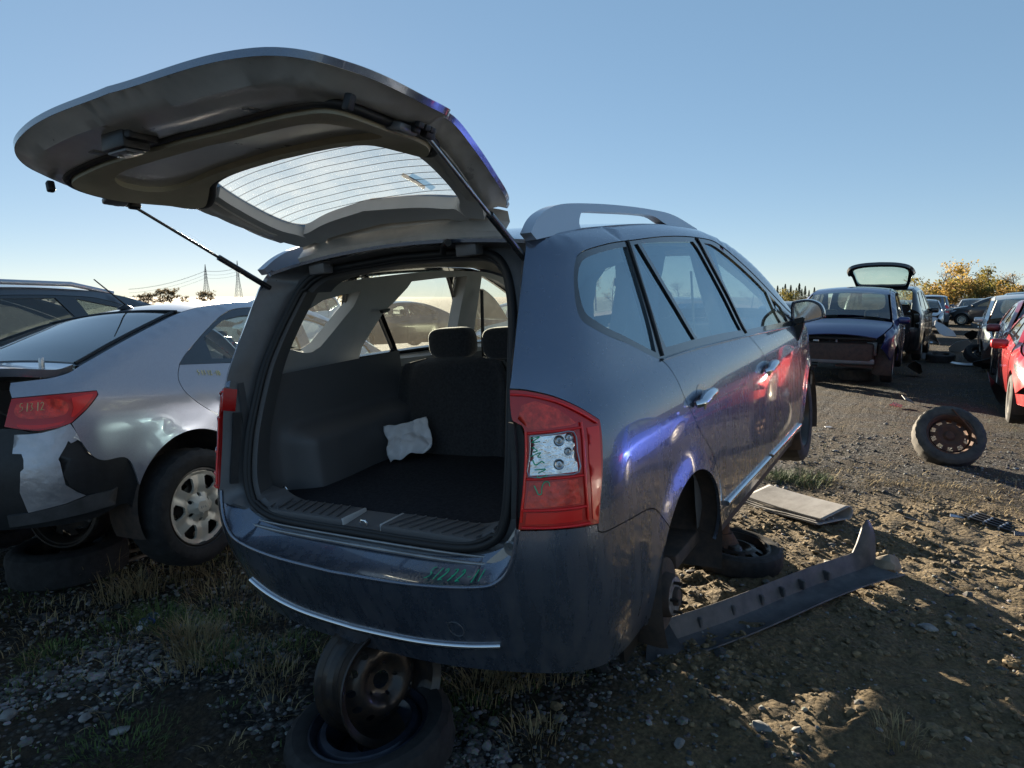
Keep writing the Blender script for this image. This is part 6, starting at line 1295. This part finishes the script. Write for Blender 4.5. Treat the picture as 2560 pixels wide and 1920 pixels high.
# heaps of stripped parts along the aisle
rk = random.Random(21)
for i, (px, py, lb) in enumerate(((2300, 900, 'folded black wing lying beside the off-roader'), (2330, 860, 'crumpled dark bumper cover in the aisle'), (2395, 880, 'broken black undertray in the middle of the aisle'), (2425, 850, 'dark seat frame scrap near the white hatchback'), (2470, 930, 'bent black bumper cover by the red saloon'), (2540, 980, 'crushed dark trim by the bright red car'), (2285, 940, 'dark plastic liner near the navy hatchback wheel'), (2360, 840, 'grey torn panel farther along the aisle'), (2440, 825, 'torn black door trim farther along the aisle'), (2500, 1010, 'long black rubber strip on the track'))):
    w_ = rk.uniform(.25, .5); n_p = 7; poly = [(w_ * (1 + .35 * rk.random()) * math.cos(6.283 * k / n_p), w_ * .45 * (1 + .5 * rk.random()) * math.sin(6.283 * k / n_p)) for k in range(n_p)]
    shard(lb, px, py, poly, (M['shardd'], PM['black'], M['shards'], M['shardd'], PM['charcoal'])[i % 5], .10 + .12 * rk.random(), rk.uniform(15, 60), rk.uniform(0, 3), 'scrap_panel')
# ------------------------------------------------------------------ trees, pylons, horizon
M['bark'] = mat('grey_bark', (.07, .055, .045), .95, noise_s=6, noise_a=.3)
def leafmat(nm, c1, c2):
    m = bpy.data.materials.new(nm); m.use_nodes = True; t = m.node_tree; b = t.nodes['Principled BSDF']; N = t.nodes.new; L = t.links.new
    ge = N('ShaderNodeNewGeometry'); r = N('ShaderNodeValToRGB'); r.color_ramp.elements[0].color = (*c1, 1); r.color_ramp.elements[1].color = (*c2, 1); L(ge.outputs['Random Per Island'], r.inputs[0]); L(r.outputs[0], b.inputs['Base Color']); b.inputs['Roughness'].default_value = .8
    tr = N('ShaderNodeBsdfTranslucent'); L(r.outputs[0], tr.inputs[0]); mx = N('ShaderNodeMixShader'); mx.inputs[0].default_value = .35; L(b.outputs[0], mx.inputs[1]); L(tr.outputs[0], mx.inputs[2]); L(mx.outputs[0], t.nodes['Material Output'].inputs[0]); return m
LM = {'gold': leafmat('golden_leaves', (.26, .17, .03), (.55, .38, .09)), 'olive': leafmat('olive_leaves', (.09, .09, .025), (.28, .22, .05)), 'rust': leafmat('rust_leaves', (.20, .12, .03), (.38, .25, .07)), 'conifer': leafmat('conifer_needles', (.012, .028, .012), (.035, .055, .02)), 'dull': leafmat('dull_brown_leaves', (.09, .07, .04), (.20, .15, .08))}
def tree(seed, H, W, leaf, nleaf, trunk_r=.09, base=.25, bare=.0, lsz=.16):
    r = random.Random(seed); root = thing('tree', 'x', 'tree'); TV = []; tips = []
    def limb(p, d, ln, rad, lvl):
        pts = [p]; q = p.copy(); dd = d.copy()
        for k in range(4): dd = (dd + Vector((r.gauss(0, .14), r.gauss(0, .14), r.gauss(.05, .08)))).normalized(); q = q + dd * ln / 4; pts.append(q.copy())
        TV.append(tube_data(pts, [rad * (1 - .55 * i / 4) for i in range(5)], 5 if lvl else 7))
        if lvl < 3:
            n = r.randint(3, 5) if lvl else r.randint(7, 10)
            for i in range(n):
                f = r.uniform(.35, 1) if lvl else r.uniform(base, 1); a = pts[min(4, int(f * 4))]; an = r.uniform(0, 6.28); up = r.uniform(.25, .9)
                limb(a, Vector((math.cos(an), math.sin(an), up)).normalized(), ln * r.uniform(.38, .6) * (W / H * 1.5 if lvl == 0 else 1), rad * .45, lvl + 1)
        else: tips.append(q)
        if lvl >= 2: tips.append(pts[2]); tips.append(pts[4])
    limb(Vector((0, 0, -.1)), Vector((0, 0, 1)), H * .78, trunk_r * H / 6, 0)
    V, F = join(TV); mesh('trunk', V, F, M['bark'], root, ang=60)
    V = []; F = []
    for i in range(nleaf):
        c = r.choice(tips) + Vector((r.gauss(0, .22), r.gauss(0, .22), r.gauss(0, .2))) * (H / 6); s = lsz * r.uniform(.5, 1.3)
        a = Vector((r.gauss(0, 1), r.gauss(0, 1), r.gauss(0, 1))).normalized(); b = a.orthogonal().normalized(); cc = a.cross(b); o = len(V)
        V += [c + b * s, c + cc * s * .6, c - b * s, c - cc * s * .6]; F.append((o, o + 1, o + 2, o + 3))
    if nleaf: mesh('crown', V, F, LM[leaf], root, smooth=False)
    return root
def conifer(seed, H):
    r = random.Random(seed); root = thing('tree', 'x', 'tree'); V, F = tube_data([(0, 0, -.1), (0, 0, H * .95)], [H * .02, H * .004], 6); mesh('trunk', V, F, M['bark'], root); V = []; F = []
    for i in range(900):
        t = r.random() ** .7; z = H * (.08 + .92 * t); w_ = H * .20 * (1 - t) + .05; a = r.uniform(0, 6.28); d = w_ * r.uniform(.3, 1); c = Vector((d * math.cos(a), d * math.sin(a), z - .12 * d)); s = H * .035 * r.uniform(.6, 1.3); o = len(V)
        tv = Vector((math.cos(a), math.sin(a), -.4)); pv = Vector((-math.sin(a), math.cos(a), r.gauss(0, .4)))
        V += [c - tv * s, c + pv * s * .5, c + tv * s, c - pv * s * .5]; F.append((o, o + 1, o + 2, o + 3))
    mesh('crown', V, F, LM['conifer'], root, smooth=False); return root
TT = {'gold': tree(1, 7.5, 5.5, 'gold', 1900), 'thin': tree(2, 8.5, 4, 'rust', 350, lsz=.12), 'olive': tree(3, 7, 4.5, 'olive', 1000), 'bare': tree(4, 8, 5, 'dull', 200, lsz=.12), 'scrub': tree(5, 3.2, 4.5, 'rust', 800, base=.1), 'scrubg': tree(6, 2.8, 4, 'olive', 800, base=.1), 'bush': tree(7, 3.0, 4, 'dull', 900, base=.08), 'con': conifer(8, 7)}
def put(kind, px, dist, sc, rz, label, group=None):
    d = _r * ((px - 1280) / FPX) - _u * ((740 - 960) / FPX) + _f; d.z = 0; d.normalize(); p = Vector((CAM_LOC.x, CAM_LOC.y, 0)) + d * dist
    o = copy_tree(TT[kind]); o.location = p; o.rotation_euler = (0, 0, rz); o.scale = (sc, sc, sc * 1.0); o['label'] = label
    if group: o['group'] = group
    return o
put('gold', 2398, 84, .72, 0, 'full golden autumn tree standing over the far cars'); put('thin', 2340, 88, .70, 1, 'tall thin almost bare tree left of the golden tree'); put('olive', 2488, 92, .80, 2, 'olive-green tree with open crown right of the golden tree'); put('bare', 2293, 90, .58, 3, 'small bare tree rising behind the black liftgate'); put('thin', 2552, 86, .62, 4, 'thin tree at the right end of the autumn trees'); put('olive', 2432, 100, .70, 5, 'brownish tree between the golden and the olive one')
gS = 'low autumn scrub along the far fence line'
r9 = random.Random(3)
for i, px in enumerate((2280, 2305, 2325, 2350, 2372, 2395, 2420, 2440, 2462, 2485, 2508, 2530, 2550)): put('scrub' if i % 2 else 'scrubg', px + r9.uniform(-6, 6), 78 + r9.uniform(-4, 10), r9.uniform(.6, .95), r9.uniform(0, 6), 'low rust and gold bush in the scrub below the autumn trees', gS)
gC = 'dark conifers on the horizon'
for i, px in enumerate((1936, 1943, 1950, 1956, 1962, 1969, 1976, 1983, 1990, 1997, 2004, 2012, 2022, 2035)): put('con', px, 185 + 9 * (i % 3), (.50, .62, .44, .55, .68)[i % 5], i, 'small dark conifer in the clump beyond the navy hatchback', gC)
put('scrubg', 1968, 120, .8, 1, 'golden bush in front of the dark conifers')
gB = 'leafless bushes on the left skyline'
for i, (px, sc) in enumerate(((70, .95), (90, 1.1), (18, .5), (130, .55), (165, .6), (365, .6), (380, .7), (408, .9), (428, .95), (462, .5), (505, .7), (518, .8), (352, .6), (300, .5), (655, .6), (690, .7))): put('bush', px, 150, sc, i * 1.7, 'dull leafless bush on the skyline beyond the cars', gB)
gT = 'bare trees seen through the van windows'
for i, (px, sc) in enumerate(((1462, .95), (1490, .9), (1530, .6), (1700, .5), (1660, .6), (1880, .6))): put('bare' if i % 2 else 'thin', px, 75 + 3 * i, sc, i, 'thin bare tree seen through the van side windows', gT)
for i, px in enumerate((840, 860, 880, 905, 925, 800, 780)): put('scrub' if i % 2 else 'olive', px, 85 + 3 * i, .75, i, 'autumn bush seen through the van rear quarter window', 'autumn bushes behind the van')
for o in TT.values():
    for ch in list(o.children_recursive): bpy.data.objects.remove(ch)
    bpy.data.objects.remove(o)
# lattice pylons
M['galv'] = mat('galvanised_lattice', (.10, .10, .11), .6)
def pylon(label, px, Ht, dist):
    d = _r * ((px - 1280) / FPX) - _u * ((740 - 960) / FPX) + _f; d.z = 0; d.normalize(); p = Vector((CAM_LOC.x, CAM_LOC.y, 0)) + d * dist
    t = thing('pylon', label, 'pylon', p, (0, 0, .6)); B_ = []
    def half(z): return (3.6 * (1 - z / (Ht * .45)) + 1.5 * z / (Ht * .45)) if z < Ht * .45 else max(.12, 1.5 * (1 - (z - Ht * .45) / (Ht * .55)) ** .8)
    zs = [0, .12, .22, .31, .39, .46, .53, .60, .67, .74, .81, .88, .94, 1.0]; zs = [z * Ht for z in zs]; legs = []
    for sx, sy_ in ((1, 1), (1, -1), (-1, -1), (-1, 1)): legs.append([(sx * half(z), sy_ * half(z), z) for z in zs])
    LV = join([tube_data(l, .20, 4) for l in legs]); mesh('tower_leg', *LV, M['galv'], t, ang=0)
    for i in range(len(zs) - 1):
        for a in range(4):
            b = (a + 1) % 4; B_.append(tube_data([legs[a][i], legs[b][i + 1]], .11, 3)); B_.append(tube_data([legs[b][i], legs[a][i + 1]], .11, 3))
    mesh('lattice', *join(B_), M['galv'], t, ang=0)
    cr = [tube_data([(-w_, 0, z * Ht), (w_, 0, z * Ht)], .14, 4) for z, w_ in ((.80, 2.2), (.70, 2.6), (.60, 2.2))]; mesh('cross_arm', *join(cr), M['galv'], t, ang=0); return t, p
p1, a1 = pylon('lattice pylon on the skyline, the lower of the two', 517, 39, 900); p2, a2 = pylon('lattice pylon on the skyline, the taller of the two', 597, 44, 900)
for i, (za, zb) in enumerate(((31, 35), (27, 31), (23, 27), (31.5, 35.5))):
    def cable(p, q, z0, z1, sag): return [tuple(p.lerp(q, k / 20) + Vector((0, 0, z0 + (z1 - z0) * k / 20 - sag * 4 * (k / 20) * (1 - k / 20)))) for k in range(21)]
    far = a1 + (a1 - a2) * 2.3
    o = tube('power_cable', cable(a1, a2, za, zb, 2.0), .10, M['galv'], None, n=4); tag(o, 'power cable strung between the two pylons', 'cable', 'cables between the pylons'); o = tube('power_cable', cable(far, a1, za - 22, za, 4), .10, M['galv'], None, n=4); tag(o, 'power cable running left from the lower pylon', 'cable', 'cables left of the pylons')
